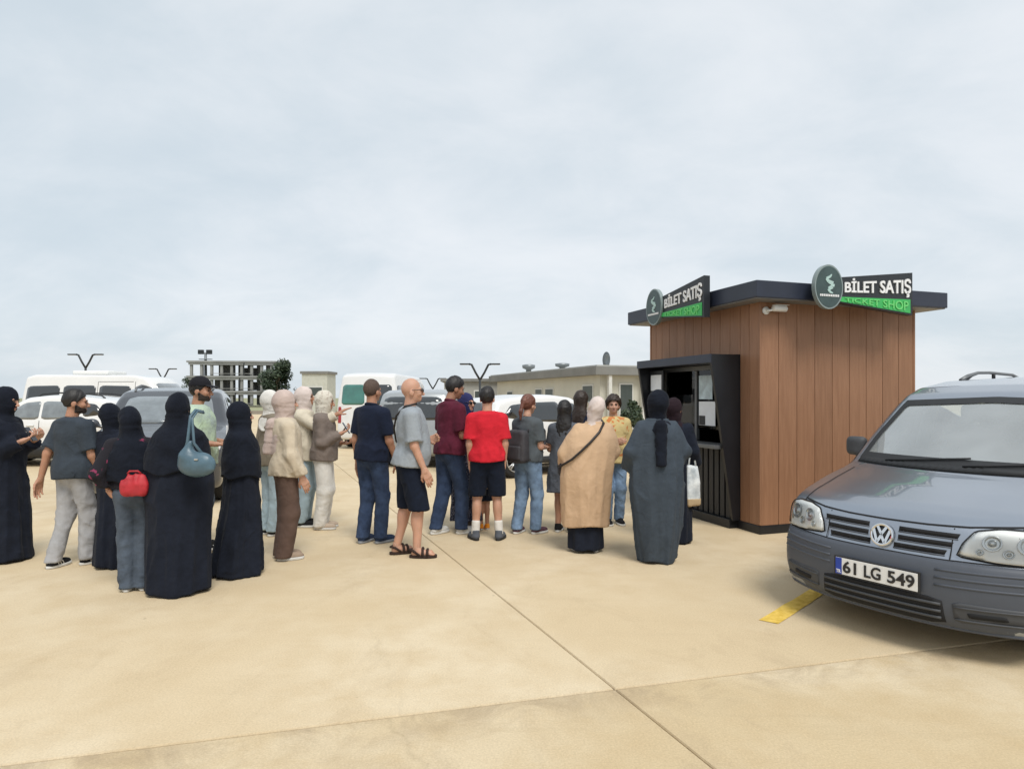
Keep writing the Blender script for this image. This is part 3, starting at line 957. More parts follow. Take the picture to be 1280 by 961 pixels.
ARM = {  # elbow offset, wrist offset from the shoulder (x outward, -y forward), palm normal, finger curl
    'down': ((.055, .02, -.285), (.07, -.03, -.535), (-1, 0, 0), .35),
    'back': ((.06, .09, -.27), (.10, .13, -.52), (-1, 0, 0), .35),
    'fwd': ((.05, -.03, -.285), (.06, -.13, -.51), (-1, 0, 0), .4),
    'hold': ((.03, -.02, -.28), (-.06, -.235, -.17), (0, .25, 1), .85),
    'low_hold': ((.04, -.02, -.28), (-.03, -.21, -.30), (0, .2, 1), .9),
    'point': ((.05, -.21, -.12), (.05, -.45, .03), (-.3, 0, -1), .15),
    'around': ((.20, -.08, -.08), (.32, -.26, -.03), (0, 0, -1), .4),
    'hip': ((.13, .10, -.25), (.045, .02, -.44), (-1, -.3, 0), .6),
    'fold': ((.05, -.03, -.28), (-.12, -.20, -.24), (0, 1, 0), .6),
}
TORSO = [(.80, 0, .0, .150, .105), (.90, 0, .005, .168, .118), (1.0, 0, .0, .158, .112), (1.10, 0, -.005, .150, .105), (1.22, 0, -.005, .160, .115),
         (1.33, 0, .0, .176, .118), (1.41, 0, .01, .165, .095), (1.455, 0, .018, .115, .075), (1.49, 0, .02, .06, .055)]


def rot_xy(v, a):
    c, s = math.cos(a), math.sin(a)
    return (v[0] * c - v[1] * s, v[0] * s + v[1] * c, v[2])


def hand_vf(w, d, n, side, curl, sc=1.0):
    w, d, n = Vector(w), Vector(d).normalized(), Vector(n)
    n = (n - d * n.dot(d)); n = n.normalized() if n.length > 1e-4 else d.orthogonal().normalized()
    a = d.cross(n) * side                                     # the thumb side
    S = []
    for i in range(4):
        kn = w + d * .088 + a * ((1.5 - i) * .0205) - d * (.006 * abs(i - 1.2))
        S.append((w + a * ((1.5 - i) * .010), kn, .0155, .0125, .014))
        L = (.046, .050, .046, .036)[i]
        q = kn; ang = curl * .35 + .05 * i
        for k in range(3):
            dd = d * math.cos(ang) + n * math.sin(ang)
            q2 = q + dd * (L * (1.0, .68, .56)[k])
            S.append((q, q2, .0105 - .0010 * k, .0098 - .0012 * k, .004))
            q = q2; ang += curl * (.75 + .1 * i)
    t0 = w + d * .022 + a * .022; t1 = w + d * .056 + a * .048 + n * .012; t2 = t1 + (d * .75 + a * .28 + n * .45).normalized() * .034
    t3 = t2 + (d * .9 + n * .5 - a * .1).normalized() * .026
    S += [(t0, t1, .016, .0125, .012), (t1, t2, .0118, .0105, .004), (t2, t3, .0105, .0085, .004)]
    S.append((w - d * .03, w + d * .02, .026, .024, .014))
    S = [(tuple(p), tuple(q), r1, r2, k) for p, q, r1, r2, k in S]
    allp = np.array([p for s in S for p in (s[0], s[1])])

    def f(x, y, z):
        r = None
        for p, q, r1, r2, k in S:
            c = rcone((x, y, z), p, q, r1, r2)
            r = c if r is None else smin(r, c, k)
        return r
    return surf(f, allp.min(0) - .03, allp.max(0) + .03, .0062, 1)


def head_fn(p, fem):
    d = ell(p, (0, .018, 1.653), (.074, .094, .096))
    d = smin(d, ell(p, (0, -.026, 1.590), (.057 - .003 * fem, .066, .076)), .03)
    d = smin(d, ell(p, (0, -.070, 1.540), (.024, .022, .020)), .025)                  # chin
    for s in (-1, 1):
        d = smin(d, ell(p, (s * .038, -.062, 1.597), (.022, .024, .022)), .02)        # cheek
        d = smax(d, -ell(p, (s * .031, -.104, 1.628), (.020, .018, .013)), .012)      # eye socket
        d = smin(d, ell(p, (s * .076, .012, 1.603), (.011, .024, .031)), .008)        # ear
    d = smin(d, rcone(p, (-.036, -.074, 1.646), (.036, -.074, 1.646), .012, .012), .014)
    d = smin(d, rcone(p, (0, -.088, 1.634), (0, -.112, 1.593), .007, .0125), .010)    # nose
    d = smin(d, rcone(p, (-.010, -.102, 1.588), (.010, -.102, 1.588), .009, .009), .006)
    d = smin(d, rcone(p, (-.014, -.086, 1.561), (.014, -.086, 1.561), .009, .009), .008)
    d = smin(d, rcone(p, (0, .022, 1.45), (0, .012, 1.575), .058 - .008 * fem, .054 - .008 * fem), .025)
    return d


def hpoint(f):
    """coordinates turned back by the head's yaw and nod about the neck"""
    ya, pi_ = f
    c, s, cp, sp = math.cos(ya), math.sin(ya), math.cos(pi_), math.sin(pi_)
    def g(x, y, z):
        y0, z0 = y - .012, z - 1.50
        X, Y = x * c + y0 * s, -x * s + y0 * c
        Y, Z = Y * cp + z0 * sp, -Y * sp + z0 * cp
        return X, Y + .012, Z + 1.50
    def inv(V):
        V = np.asarray(V, float)
        Y, Z = V[:, 1] - .012, V[:, 2] - 1.50
        Y, Z = Y * cp - Z * sp, Y * sp + Z * cp
        return np.stack([V[:, 0] * c - Y * s, V[:, 0] * s + Y * c + .012, Z + 1.50], 1)
    return g, inv


def person(label, px, fy, H, rz, skin='tan', fem=0, build=1.0, belly=0.0, lean=0.0, side=0.0, hyaw=0, hnod=0, arms=('down', 'down'),
           legs=((0, 0, 0), (0, 0, 0)), top=None, bottom=None, robe=None, hair=None, scarf=None, shoes=None, beard=None, cap=None,
           shades=False, seed=1, group='people queuing at the kiosk', headscale=1.0, hands=True, stance=1.0):
    """legs: per foot (sideways, forward, toe-out degrees); person's right foot first"""
    rd = random.Random(seed)
    S = H / 1.75
    root = empty('person', ground_at(px, fy), R(rz), label, 'person', group)
    root['S'] = S
    shx = (.172 - .016 * fem) * build
    TB = [(z, cx, cy - (belly * math.exp(-((z - 1.08) / .14) ** 2)), rx * build * (1 - .03 * fem), ry * (.6 + .4 * build) + belly * .8 * math.exp(-((z - 1.08) / .16) ** 2)) for z, cx, cy, rx, ry in TORSO]
    TT = smooth_rows(TB)
    J = {}
    for i, s in ((0, -1), (1, 1)):
        a = arms[i]; a = ARM[a] if isinstance(a, str) else a
        sh = (s * shx, .012, 1.380)
        J['sh', s] = sh
        J['el', s] = (sh[0] + s * a[0][0], sh[1] + a[0][1], sh[2] + a[0][2])
        J['wr', s] = (sh[0] + s * a[1][0], sh[1] + a[1][1], sh[2] + a[1][2])
        J['pn', s] = (a[2][0] * s, a[2][1], a[2][2]); J['cu', s] = a[3]
        dx, dy, toe = legs[i]
        J['hip', s] = (s * .085, .005, .90)
        J['an', s] = (s * (.085 * stance + dx), -dy + .03, .085)
        J['kn', s] = (s * (.087 * stance + dx * .5), -dy * .5 - .025 - abs(dy) * .10, .49)
        J['toe', s] = R(toe) * s

    def xf(V):                                               # lean, then real size
        V = np.array(V, float)
        k = np.maximum(0, V[:, 2] - .85)
        V[:, 1] -= lean * k + lean * .25 * k * k
        V[:, 0] += side * k
        return V * S
    P3 = lambda q: np.array([q], float)

    def limbs(p, er, armr=True, legr=True, k=.03):
        d = None
        if armr:
            for s in (-1, 1):
                u = smin(rcone(p, J['sh', s], J['el', s], .054 * build + er, .041 + er), rcone(p, J['el', s], J['wr', s], .041 + er, .027 + er), .02)
                d = u if d is None else np.minimum(d, u)
        if legr:
            for s in (-1, 1):
                u = smin(rcone(p, J['hip', s], J['kn', s], .086 + er, .056 + er), rcone(p, J['kn', s], J['an', s], .054 + er, .038 + er), .02)
                kn, an = J['kn', s], J['an', s]
                u = smin(u, ell(p, (kn[0] * .7 + an[0] * .3, kn[1] * .7 + an[1] * .3 + .022, .37), (.047 + er, .050 + er, .11)), .03)
                d = u if d is None else smin(d, u, k)
        return d
    allJ = np.array([v for kk, v in J.items() if kk[0] in ('sh', 'el', 'wr', 'hip', 'kn', 'an')])
    blo = np.minimum(allJ.min(0) - .13, (-.25, -.2, -.02)); bhi = np.maximum(allJ.max(0) + .13, (.25, .2, 1.5))

    # ---- body: trunk and limbs, head, hands, all one mesh
    B = Acc()
    TI = [TT[0], TT[1], TT[2], TT[3] * .84, TT[4] * .80]
    full = bool(robe) or bool(top and top.get('sleeve', .72) > 1)
    lg_in = bool(robe) or bool(bottom and bottom['kind'] in ('trousers', 'skirt'))
    ea, el_ = ((-.03 if robe and not robe.get('sleeves', True) else -.014) if full else 0.0), (-.030 if lg_in else 0.0)
    fb_ = lambda x, y, z: smin(smin(np.maximum(loft((x, y, z), TI), np.maximum(z - 1.44, (.90 if (bottom or robe) else .8) - z)), np.minimum(limbs((x, y, z), ea, True, False), limbs((x, y, z), el_, False, True)), .015), rcone((x, y, z), (0, .02, 1.40), (0, .012, 1.56), .054, .050), .025)
    B.add(*surf(fb_, blo, bhi, .020 if robe is None else .026, 1))
    HP, HI = hpoint((R(hyaw), R(hnod)))
    hs = lambda V: np.stack([V[:, 0] * headscale, (V[:, 1] - .012) * headscale + .012, (V[:, 2] - 1.50) * headscale + 1.50], 1)
    niqab = scarf and scarf.get('veil')
    Vh, Fh = surf(lambda x, y, z: np.maximum(head_fn((x, y, z), fem), 1.47 - z), (-.10, -.14, 1.45), (.10, .13, 1.76), .0075, 1)
    B.add(HI(hs(Vh)), Fh)
    mats = [M_SKIN[skin], M_EYE, (hair or {}).get('m', M_HAIRK), M_LIP]
    for s in (-1, 1):
        V_, F_ = ball((s * .031, -.0845, 1.627), (.0135, .008, .0062)); B.add(HI(hs(V_)), F_, 1)
        V_, F_ = tube([(s * .014, -.0935, 1.645), (s * .03, -.0935, 1.651), (s * .047, -.080, 1.645)], [.003, .0042, .0025], 6); B.add(HI(hs(V_)), F_, 2)
    V_, F_ = ball((0, -.0935, 1.561), (.021, .006, .0065)); B.add(HI(hs(V_)), F_, 3)
    for i, s in ((0, -1), (1, 1)):
        if hands and (hands is True or hands[i]):
            d = Vector(J['wr', s]) - Vector(J['el', s])
            V_, F_ = hand_vf(J['wr', s], d, J['pn', s], -1 if s < 0 else 1, J['cu', s]); B.add(V_, F_)
    if shoes and shoes.get('bare'):
        for s in (-1, 1):
            an = J['an', s]
            def ff(x, y, z, an=an, t=J['toe', s]):
                X, Y = (x - an[0]) * math.cos(t) + (y - an[1]) * math.sin(t), -(x - an[0]) * math.sin(t) + (y - an[1]) * math.cos(t)
                q = (X, Y, z)
                d = smin(rcone(q, (0, .02, .045), (0, -.13, .042), .034, .034), rcone(q, (0, 0, .10), (0, -.02, .055), .038, .038), .03)
                for k in range(5): d = smin(d, rcone(q, ((k - 2) * .016, -.13, .040), ((k - 2) * .018, -.175 + abs(k - 1.2) * .009, .036), .012, .010), .006)
                return np.maximum(d, .024 - z)
            B.add(*surf(ff, (an[0] - .12, an[1] - .24, .0), (an[0] + .12, an[1] + .12, .16), .009, 1))
    body = B.build('body', mats, root, True, xf)

    # ---- garments
    def cut_arm(p, s, frac, er, flare=0.0):
        sh, el, wr = (np.array(J[k, s]) for k in ('sh', 'el', 'wr'))
        if frac <= 1:
            en = sh + (el - sh) * frac
            d = rcone(p, tuple(sh), tuple(en), .054 + min(er, .020) + .02 * (build - 1), .047 + er + flare); ax = (el - sh) / np.linalg.norm(el - sh)
        else:
            en = el + (wr - el) * (frac - 1)
            d = smin(rcone(p, tuple(sh), tuple(el), .054 + min(er, .020) + .02 * (build - 1), .044 + er), rcone(p, tuple(el), tuple(en), .044 + er, .033 + er + flare), .03)
            ax = (wr - el) / np.linalg.norm(wr - el)
            cutd = (p[0] - en[0]) * ax[0] + (p[1] - en[1]) * ax[1] + (p[2] - en[2]) * ax[2]
            near = np.sqrt((p[0] - en[0]) ** 2 + (p[1] - en[1]) ** 2 + (p[2] - en[2]) ** 2) - .16
            return np.maximum(d, np.where(near < 0, cutd, -1))
        return np.maximum(d, (p[0] - en[0]) * ax[0] + (p[1] - en[1]) * ax[1] + (p[2] - en[2]) * ax[2])

    if top:
        er = top.get('ease', .016); hem = top['hem']; fr = top.get('sleeve', .72)
        flare = top.get('flare', .012)
        rows = []
        for z, cx, cy, rx, ry in TB:
            if z > 1.46: continue
            loose = er + (.020 * max(0, min(1, (1.30 - z) / .3)))
            wide_b = .178 if z < 1.03 else (.162 if z < 1.3 else 0)
            rows.append((z, cx, cy, max(rx, wide_b * build) + loose * .9, max(ry, (.124 if z < 1.03 else .112) + belly * .6 if z < 1.3 else 0) + loose))
        rows.append((1.475, 0, .018, .082, .066))
        if hem < .80: rows = [(z, cx, cy, rx, ry) for z, cx, cy, rx, ry in rows if z > .82] + [(.80, 0, 0, rows[0][3] + top.get('skirt', .02) * .5, rows[0][4] + top.get('skirt', .02) * .5), (hem, 0, 0, rows[0][3] + top.get('skirt', .02), rows[0][4] + top.get('skirt', .02))]
        Tt = smooth_rows(rows)
        wv, wv2 = waves(seed * 7 + 1, (30, 30, 14), 6), waves(seed * 5 + 3, (60, 60, 34), 5)

        def ft(x, y, z):
            p = (x, y, z)
            d = loft(p, Tt, cap=False)
            for s in (-1, 1):
                d = smin(d, cut_arm(p, s, fr, er, flare * .6), .035)
                d = smin(d, rcone(p, (0, .022, 1.425), J['sh', s], .068, .060), .03)
            d = d + (.026 * (np.abs(wv(x, y, z)) - .25) + .010 * (np.abs(wv2(x, y, z)) - .25)) * np.clip(1.44 - z, .15, .45) / .45
            hz = hem + .010 * np.sin(9 * x + seed) + .008 * np.sin(13 * y)
            d = np.maximum(np.maximum(d, hz - z), z - 1.476)
            return d
        tb = np.array([J[k, s] for k in ('sh', 'el', 'wr') for s in (-1, 1)])
        o_ = Acc().add(*surf(ft, np.minimum(tb.min(0) - .12, (-.30, -.27 - belly, hem - .03)), np.maximum(tb.max(0) + .12, (.30, .25, 1.5)), .0145, 1)).build(top.get('name', 'shirt'), top['m'], root, True, xf)
        if top.get('collar'):
            pts = [(.066 * math.cos(q), .018 + .058 * math.sin(q), 1.478 + .012 * math.sin(q)) for q in np.linspace(0, 2 * PI, 25)]
            obj('collar', tube(pts, .014, 8), top['collar'], o_, True, xf)
    if bottom:
        kd = bottom['kind']; wide = bottom.get('wide', 1.0); end = bottom.get('end', .055)
        wv, wv2 = waves(seed * 3 + 2, (34, 34, 16), 6), waves(seed * 11 + 5, (55, 55, 48), 5)
        if kd == 'skirt':
            Tk = smooth_rows([(end, 0, 0, .20 * wide, .18 * wide), (.5, 0, 0, .185 * wide, .16 * wide), (.85, 0, 0, .178, .13), (1.02, 0, 0, .160, .115)])
            fl = lambda th, z: 1 + .035 * np.sin(7 * th + 1 + 2 * z) * np.clip((1 - z) * 1.4, 0, 1) + .02 * np.sin(13 * th + 4) * np.clip(1 - z, 0, 1)
            fk = lambda x, y, z: np.maximum(loft((x, y, z), Tk, fl), end + .012 * np.sin(5 * np.arctan2(y, x)) - z) + .003 * wv(x, y, z)
            lo_, hi_ = (-.27 * wide, -.25 * wide, end - .03), (.27 * wide, .25 * wide, 1.06)
        else:
            def fk(x, y, z):
                p = (x, y, z); d = None
                for s in (-1, 1):
                    hp, kn, an = J['hip', s], J['kn', s], J['an', s]
                    if kd == 'shorts':
                        u = rcone(p, hp, (kn[0] + s * .008, kn[1], kn[2] - .02), .104 * wide, .094 * wide)
                    else:
                        u = smin(rcone(p, hp, kn, .098 * min(wide, 1.04), .074 * wide), rcone(p, kn, (an[0], an[1] + .01, an[2] - .05), .073 * wide, .062 * wide), .04)
                    d = u if d is None else smin(d, u, .022)
                d = smin(d, ell(p, (0, .018, .93), (.168 * build, .124 + belly * .3, .13)), .05)
                d = d + (.016 * (np.abs(wv(x, y, z)) - .3) + .010 * (np.abs(wv2(x, y, z)) - .3) * np.clip((.75 - z) * 2, .25, 1)) * bottom.get('fold', 1) - .003
                return np.maximum(np.maximum(d, end - z), z - 1.03)
            lg = np.array([J[k, s] for k in ('hip', 'kn', 'an') for s in (-1, 1)])
            lo_ = np.minimum(lg.min(0) - .15 * wide, (-.2, -.2, end - .03)); lo_[2] = end - .03
            hi_ = np.maximum(lg.max(0) + .15 * wide, (.2, .2, 1.06))
        Acc().add(*surf(fk, lo_, hi_, .0145, 1)).build(bottom.get('name', {'skirt': 'skirt', 'shorts': 'shorts'}.get(kd, 'trousers')), bottom['m'], root, True, xf)
    if robe:
        w = robe.get('w', 1.0); dp = robe.get('d', 1.0); end = robe.get('end', .015)
        rows = robe.get('rows') or [(end, 0, .0, .27, .235), (.3, 0, 0, .255, .215), (.7, 0, .0, .235, .185), (1.0, 0, .0, .225, .165), (1.2, 0, .0, .222, .16),
                                    (1.33, 0, .005, .212, .148), (1.40, 0, .012, .175, .115), (1.45, 0, .02, .095, .08)]
        Tr = smooth_rows([(z, cx, cy, rx * w * (1 if z < 1.40 else 1 / max(w, 1) ** .8), ry * dp) for z, cx, cy, rx, ry in rows], 120)
        ph = [rd.uniform(0, 6.28) for _ in range(6)]
        am = robe.get('fold', 1.0)
        def fl(th, z):
            g = np.clip((1.40 - z) / 1.0, 0, 1) ** .7 * am
            return 1 + g * (.055 * np.sin(5 * th + ph[0] + 1.3 * z) + .11 * (.5 - np.abs(np.sin(4.5 * th + ph[1] - 1.2 * z + .8 * np.sin(3 * th)))) + .05 * (.5 - np.abs(np.sin(8 * th + ph[2] + 1.4 * z + np.sin(4 * th)))))
        wv = waves(seed * 13 + 4, (22, 22, 12), 6)

        def fr_(x, y, z):
            p = (x, y, z)
            d = loft(p, Tr, fl, cap=False)
            if robe.get('sleeves', True):
                for s in (-1, 1): d = smin(d, cut_arm(p, s, 1.92, .030, .022), .05)
            d = d + .022 * (np.abs(wv(x, y, z)) - .25)
            hz = end + .012 * np.sin(3 * np.arctan2(y, x) + seed)
            return np.maximum(np.maximum(d, hz - z), z - 1.475)
        tb = np.array([J[k, s] for k in ('sh', 'el', 'wr') for s in (-1, 1)])
        rmx = max(r[3] for r in rows) * w * 1.2; rmy = max(r[4] for r in rows) * dp * 1.2
        Acc().add(*surf(fr_, np.minimum(tb.min(0) - .1, (-rmx, -rmy, end - .04)), np.maximum(tb.max(0) + .1, (rmx, rmy, 1.5)), .0165, 1)).build(robe.get('name', 'robe'), robe['m'], root, True, xf)
    # ---- head wear
    if scarf:
        sc = scarf; dr = sc.get('drape', 1.26); sw = sc.get('w', 1.0)
        fo = sc.get('open', 1.0)
        wv, wv2 = waves(seed * 17 + 6, (45, 45, 30), 6), waves(seed * 19 + 2, (24, 24, 50), 5)
        rows = sc.get('rows') or [(dr, 0, .01, .155 * sw, .135 * sw), (min(1.36, dr + .09), 0, .01, .172 * sw, .128 * sw), (1.42, 0, .014, .130 * sw, .108), (1.465, 0, .014, .082, .088), (1.53, 0, .010, .066, .078)]
        Ts = smooth_rows(rows)
        def fs(x, y, z):
            h = HP(x, y, z)
            h = (h[0] / headscale, (h[1] - .012) / headscale + .012, (h[2] - 1.5) / headscale + 1.5)
            vo = sc.get('vol', 0)
            d = ell(h, (0, .026 + vo * .5, 1.652), (.089 + vo, .112 + vo, .110 + vo * .4))
            d = smin(d, ell(h, (0, -.012, 1.580), (.078, .080, .085)), .04)
            d = smin(d, rcone(h, (0, .03, 1.53), (0, .05, 1.62), .068, .085), .04)
            d = smin(d, np.maximum(loft((x, y, z), Ts, cap=False), z - Ts[0][-1]), .05)
            if sc.get('tail'):
                d = smin(d, rcone((x, y, z), (.03, .14 + sc.get('tout', 0) * .6, 1.40), (.05, .175 + sc.get('tout', 0), sc['tail']), .062, .050), .035)
            d = d + .010 * (np.abs(wv(x, y, z)) - .2) + .015 * (np.abs(wv2(x, y, z)) - .2) * np.clip((1.66 - z) * 4, .45, 1) - .003
            if not niqab:
                d = smax(d, -ell(h, (0, -.125, 1.602), (.050 * fo, .085, .078 * fo)), .012)
            else:
                d = smax(d, -ell(h, (0, -.12, 1.628), (.055, .05, .017)), .006)
            hz = dr + .02 * np.sin(4 * np.arctan2(y, x) + seed)
            return np.maximum(d, hz - z) if not sc.get('tail') else np.maximum(d, np.where(y > .09, sc['tail'] - .03, hz) - z)
        rmx = max(.2 * sw, max(r[3] for r in rows) + .03); rmy = max(.22, max(r[4] for r in rows) + .04, .25 + sc.get('tout', 0))
        Acc().add(*surf(fs, (-rmx, -rmy, min(dr, sc.get('tail', dr)) - .05), (rmx, rmy + .03, 1.80), .0125, 1)).build(sc.get('name', 'headscarf'), sc['m'], root, True, xf)
    if hair:
        kd = hair['kind']; wv = waves(seed * 23, (150, 150, 90), 6)
        th = {'short': .012, 'crop': .006, 'curly': .034, 'long': .020, 'pony': .013, 'fringe': .004}[kd]
        def fh(x, y, z):
            p = (x, y, z)
            d = ell(p, (0, .020, 1.655), (.075 + th, .095 + th, .096 + th))
            line = -.045 - .9 * (z - 1.66)                    # hair line: receding with height
            face = np.where(z > 1.688, y + .088, y - np.where(z > 1.60, -.012, .02))
            d = np.maximum(d, -np.where(z < 1.69, y - (-.020 + (z - 1.63) * -.9), 1))
            d = np.maximum(d, (1.585 - (y > .03) * .05) - z) if kd not in ('long',) else np.maximum(d, 1.50 - z)
            if kd == 'long':
                d = smin(d, np.maximum(loft(p, smooth_rows([(hair.get('len', 1.28), 0, .095, .10, .035), (1.42, 0, .085, .105, .05), (1.55, 0, .045, .092, .075), (1.66, 0, .03, .082, .09)]), cap=False), np.maximum(z - 1.66, hair.get('len', 1.28) - z)), .03)
                d = np.maximum(d, -(y + .01 + np.clip(z - 1.62, 0, 1) * 1.4))
            if kd == 'pony':
                d = smin(d, rcone(p, (0, .115, 1.66), (0, .15, 1.52), .03, .022), .02)
                d = smin(d, rcone(p, (0, .15, 1.52), (0, .14, 1.42), .026, .010), .02)
            amp = {'curly': .012, 'short': .006, 'crop': .002}.get(kd, .005)
            return d + amp * wv(x, y, z)
        V_, F_ = surf(fh, (-.13, -.14, 1.20), (.13, .21, 1.82), .0085 if kd != 'curly' else .010, 1)
        Acc().add(HI(hs(V_)), F_).build('hair', hair['m'], root, True, xf)
    if beard:
        fbd = lambda x, y, z: np.maximum(np.maximum(head_fn((x, y, z), 0) - .0045 - .0025 * np.sin(160 * x) * np.sin(150 * z), z - 1.572 - .55 * np.maximum(0, y + .055) ), np.maximum(np.maximum(1.515 - z, y - .002), -(np.sqrt((x / .024) ** 2 + ((z - 1.562) / .011) ** 2) - 1) * .012 * (y < -.06) - 1 * (y >= -.06)))
        V_, F_ = surf(fbd, (-.09, -.13, 1.50), (.09, .05, 1.63), .0075, 1)
        Acc().add(HI(hs(V_)), F_).build('beard', beard, root, True, xf)
    if cap:
        A = Acc()
        fc = lambda x, y, z: np.maximum(ell((x, y, z), (0, .016, 1.665), (.090, .110, .105)), 1.668 - .1 * (y + .05) - z)
        V_, F_ = surf(fc, (-.11, -.13, 1.62), (.11, .15, 1.79), .009, 1); A.add(HI(hs(V_)), F_)
        fv = lambda x, y, z: np.maximum(np.maximum(np.abs(z - (1.683 - .35 * (-.08 - y) ** 1.0 * .5 - 2.2 * x * x)) - .005, np.sqrt((x / .078) ** 2 + ((y + .085) / .095) ** 2) * .078 - .078), y + .06)
        V_, F_ = surf(fv, (-.09, -.20, 1.62), (.09, -.04, 1.72), .007, 1); A.add(HI(hs(V_)), F_)
        A.build('cap', cap, root, True, xf)
    if shades:
        A = Acc()
        for s in (-1, 1):
            V_, F_ = ball((s * .032, -.103, 1.627), (.026, .007, .019)); A.add(HI(hs(V_)), F_)
            V_, F_ = tube([(s * .056, -.098, 1.632), (s * .080, -.05, 1.634), (s * .082, .015, 1.63)], .0035, 6); A.add(HI(hs(V_)), F_)
        V_, F_ = tube([(-.01, -.111, 1.633), (.01, -.111, 1.633)], .003, 6); A.add(HI(hs(V_)), F_)
        A.build('sunglasses', M_PHONE, root, True, xf)
    # ---- feet
    if shoes:
        kd = shoes.get('kind', 'sneaker')
        for s in (-1, 1):
            an, t = J['an', s], J['toe', s]
            ct, st = math.cos(t), math.sin(t)
            def loc(x, y): return (x - an[0]) * ct + (y - an[1]) * st, -(x - an[0]) * st + (y - an[1]) * ct
            def plan(X, Y):
                w_ = .048 - .008 * np.clip((Y + .02) / .08, -1, 1)
                return (np.sqrt(np.abs(X / w_) ** 2.6 + np.abs((Y + .062) / .135) ** 2.6 + 1e-9) - 1) * .045
            lo_, hi_ = (an[0] - .16, an[1] - .26, -.005), (an[0] + .16, an[1] + .14, .15)
            so = lambda x, y, z: np.maximum(plan(*loc(x, y)), np.maximum(.002 - z, z - .030))
            sole = Acc().add(*surf(so, lo_, (hi_[0], hi_[1], .05), .010, 1))
            if kd == 'sneaker':
                def up(x, y, z):
                    X, Y = loc(x, y); q = (X, Y, z)
                    d = smin(ell(q, (0, -.095, .036), (.046, .100, .042)), rcone(q, (0, .022, .045), (0, -.035, .060), .044, .040), .03)
                    d = smin(d, rcone(q, (0, .012, .095), (0, .0, .05), .043, .044), .02)
                    return np.maximum(np.maximum(d, .026 - z), z - .112 - .1 * Y)
                u = Acc().add(*surf(up, lo_, hi_, .0095, 1)).build('shoe', shoes['m'], root, True, xf)
                sole.build('sole', shoes.get('sole', M_SOLE), u, True, xf)
                if shoes.get('stripe'):
                    A = Acc()
                    for k in range(3):
                        for sd in (-1, 1):
                            A.add(*tube([(an[0] + ct * X - st * Y, an[1] + st * X + ct * Y, z) for X, Y, z in ((sd * .0475, -.02 - .028 * k, .034), (sd * .042, -.008 - .028 * k, .062), (sd * .030, .002 - .028 * k, .078))], .005, 5))
                    A.build('stripe', shoes['stripe'], u, True, xf)
                if shoes.get('sock'):
                    an_ = (an[0], an[1], .08)
                    kn = J['kn', s]
                    tp_ = tuple(an[i] * .72 + kn[i] * .28 for i in range(3))
                    fs2 = lambda x, y, z: np.maximum(rcone((x, y, z), an_, tp_, .047, .049), z - shoes.get('sockz', .19))
                    Acc().add(*surf(fs2, (an[0] - .09, an[1] - .1, .04), (an[0] + .09, an[1] + .1, .26), .010, 1)).build('sock', shoes['sock'], root, True, xf)
            else:
                u = sole.build('sandal', shoes['m'], root, True, xf)
                A = Acc()
                for yy, hh in ((-.105, .075), (-.06, .088), (.045, .09)):
                    pts = [(an[0] + ct * X - st * yy, an[1] + st * X + ct * yy, z) for X, z in ((-.046, .02), (-.044, .05), (-.026, hh), (0, hh + .008), (.026, hh), (.044, .05), (.046, .02))]
                    if yy > 0: pts = [(an[0] + ct * X - st * Y, an[1] + st * X + ct * Y, z) for X, Y, z in ((-.044, -.03, .03), (-.046, .03, .075), (0, .062, .08), (.046, .03, .075), (.044, -.03, .03))]
                    A.add(*tube(pts, .013, 6))
                A.build('strap', shoes['m'], u, True, xf)
    info = {'root': root, 'S': S, 'J': J, 'xf': xf}
    return info


def hand_world(info, s, along=.09, out=0.0):
    """world spot in the palm of the person's hand"""
    w, e_ = Vector(info['J']['wr', s]), Vector(info['J']['el', s])
    d = (w - e_).normalized(); n = Vector(info['J']['pn', s]); n = (n - d * n.dot(d)).normalized()
    q = w + d * along + n * (.02 + out)
    q = Vector(info['xf'](np.array([tuple(q)]))[0])
    r = info['root']
    return Matrix.Translation(r.location) @ Matrix.Rotation(r.rotation_euler.z, 4, 'Z') @ q


def phone(info, s, label, m=None, size=(.075, .155, .009)):
    r = info['root']
    p = hand_world(info, s, .095, .012)
    o = empty('phone', p, 0, label, 'phone', 'phones held in the queue')
    o.rotation_euler = (R(-55), 0, r.rotation_euler.z + PI)
    o.rotation_mode = 'XYZ'
    o.rotation_euler = (R(58), 0, r.rotation_euler.z)
    obj('case', box((0, 0, 0), (size[0], size[1], size[2]), .004), m or M_PHONE, o)
    obj('screen', box((0, 0, size[2] / 2 + .0006), (size[0] - .008, size[1] - .01, .001)), mat('phone_screen', (.03, .035, .045), rough=.08), o)
    return o


# cloths
C_BLK = cloth('black_robe', (.0125, .0155, .025), var=.2)
C_BLK2 = cloth('black_veil', (.010, .0125, .020), var=.2)
C_GREY = cloth('slate_robe', (.052, .066, .084))
C_SLATE = cloth('slate_tee', (.042, .053, .068))
C_LGREY = speckle('light_grey_tee', (.30, .33, .36), (.265, .295, .325), 34, .25)
C_NAVY = cloth('navy', (.013, .018, .036))
C_NAVYS = cloth('navy_shorts', (.010, .014, .026))
C_BURG = cloth('burgundy', (.092, .016, .032), var=.2)
C_RED = cloth('red', (.56, .022, .036))
C_JEAN = cloth('dark_denim', (.036, .056, .108), var=.35)
C_JEANL = cloth('light_denim', (.17, .25, .37), var=.35)
C_JEANG = cloth('grey_denim', (.080, .100, .130), var=.25)
C_ASH = cloth('pale_grey_cotton', (.36, .36, .37))
C_MINT = cloth('mint_shirt', (.42, .50, .46), rgb2=(.44, .55, .38))
C_CREAM = cloth('cream_blouse', (.55, .47, .36))
C_BROWN = cloth('brown_trouser', (.115, .075, .060))
C_PINK = cloth('dusty_pink_scarf', (.50, .40, .36))
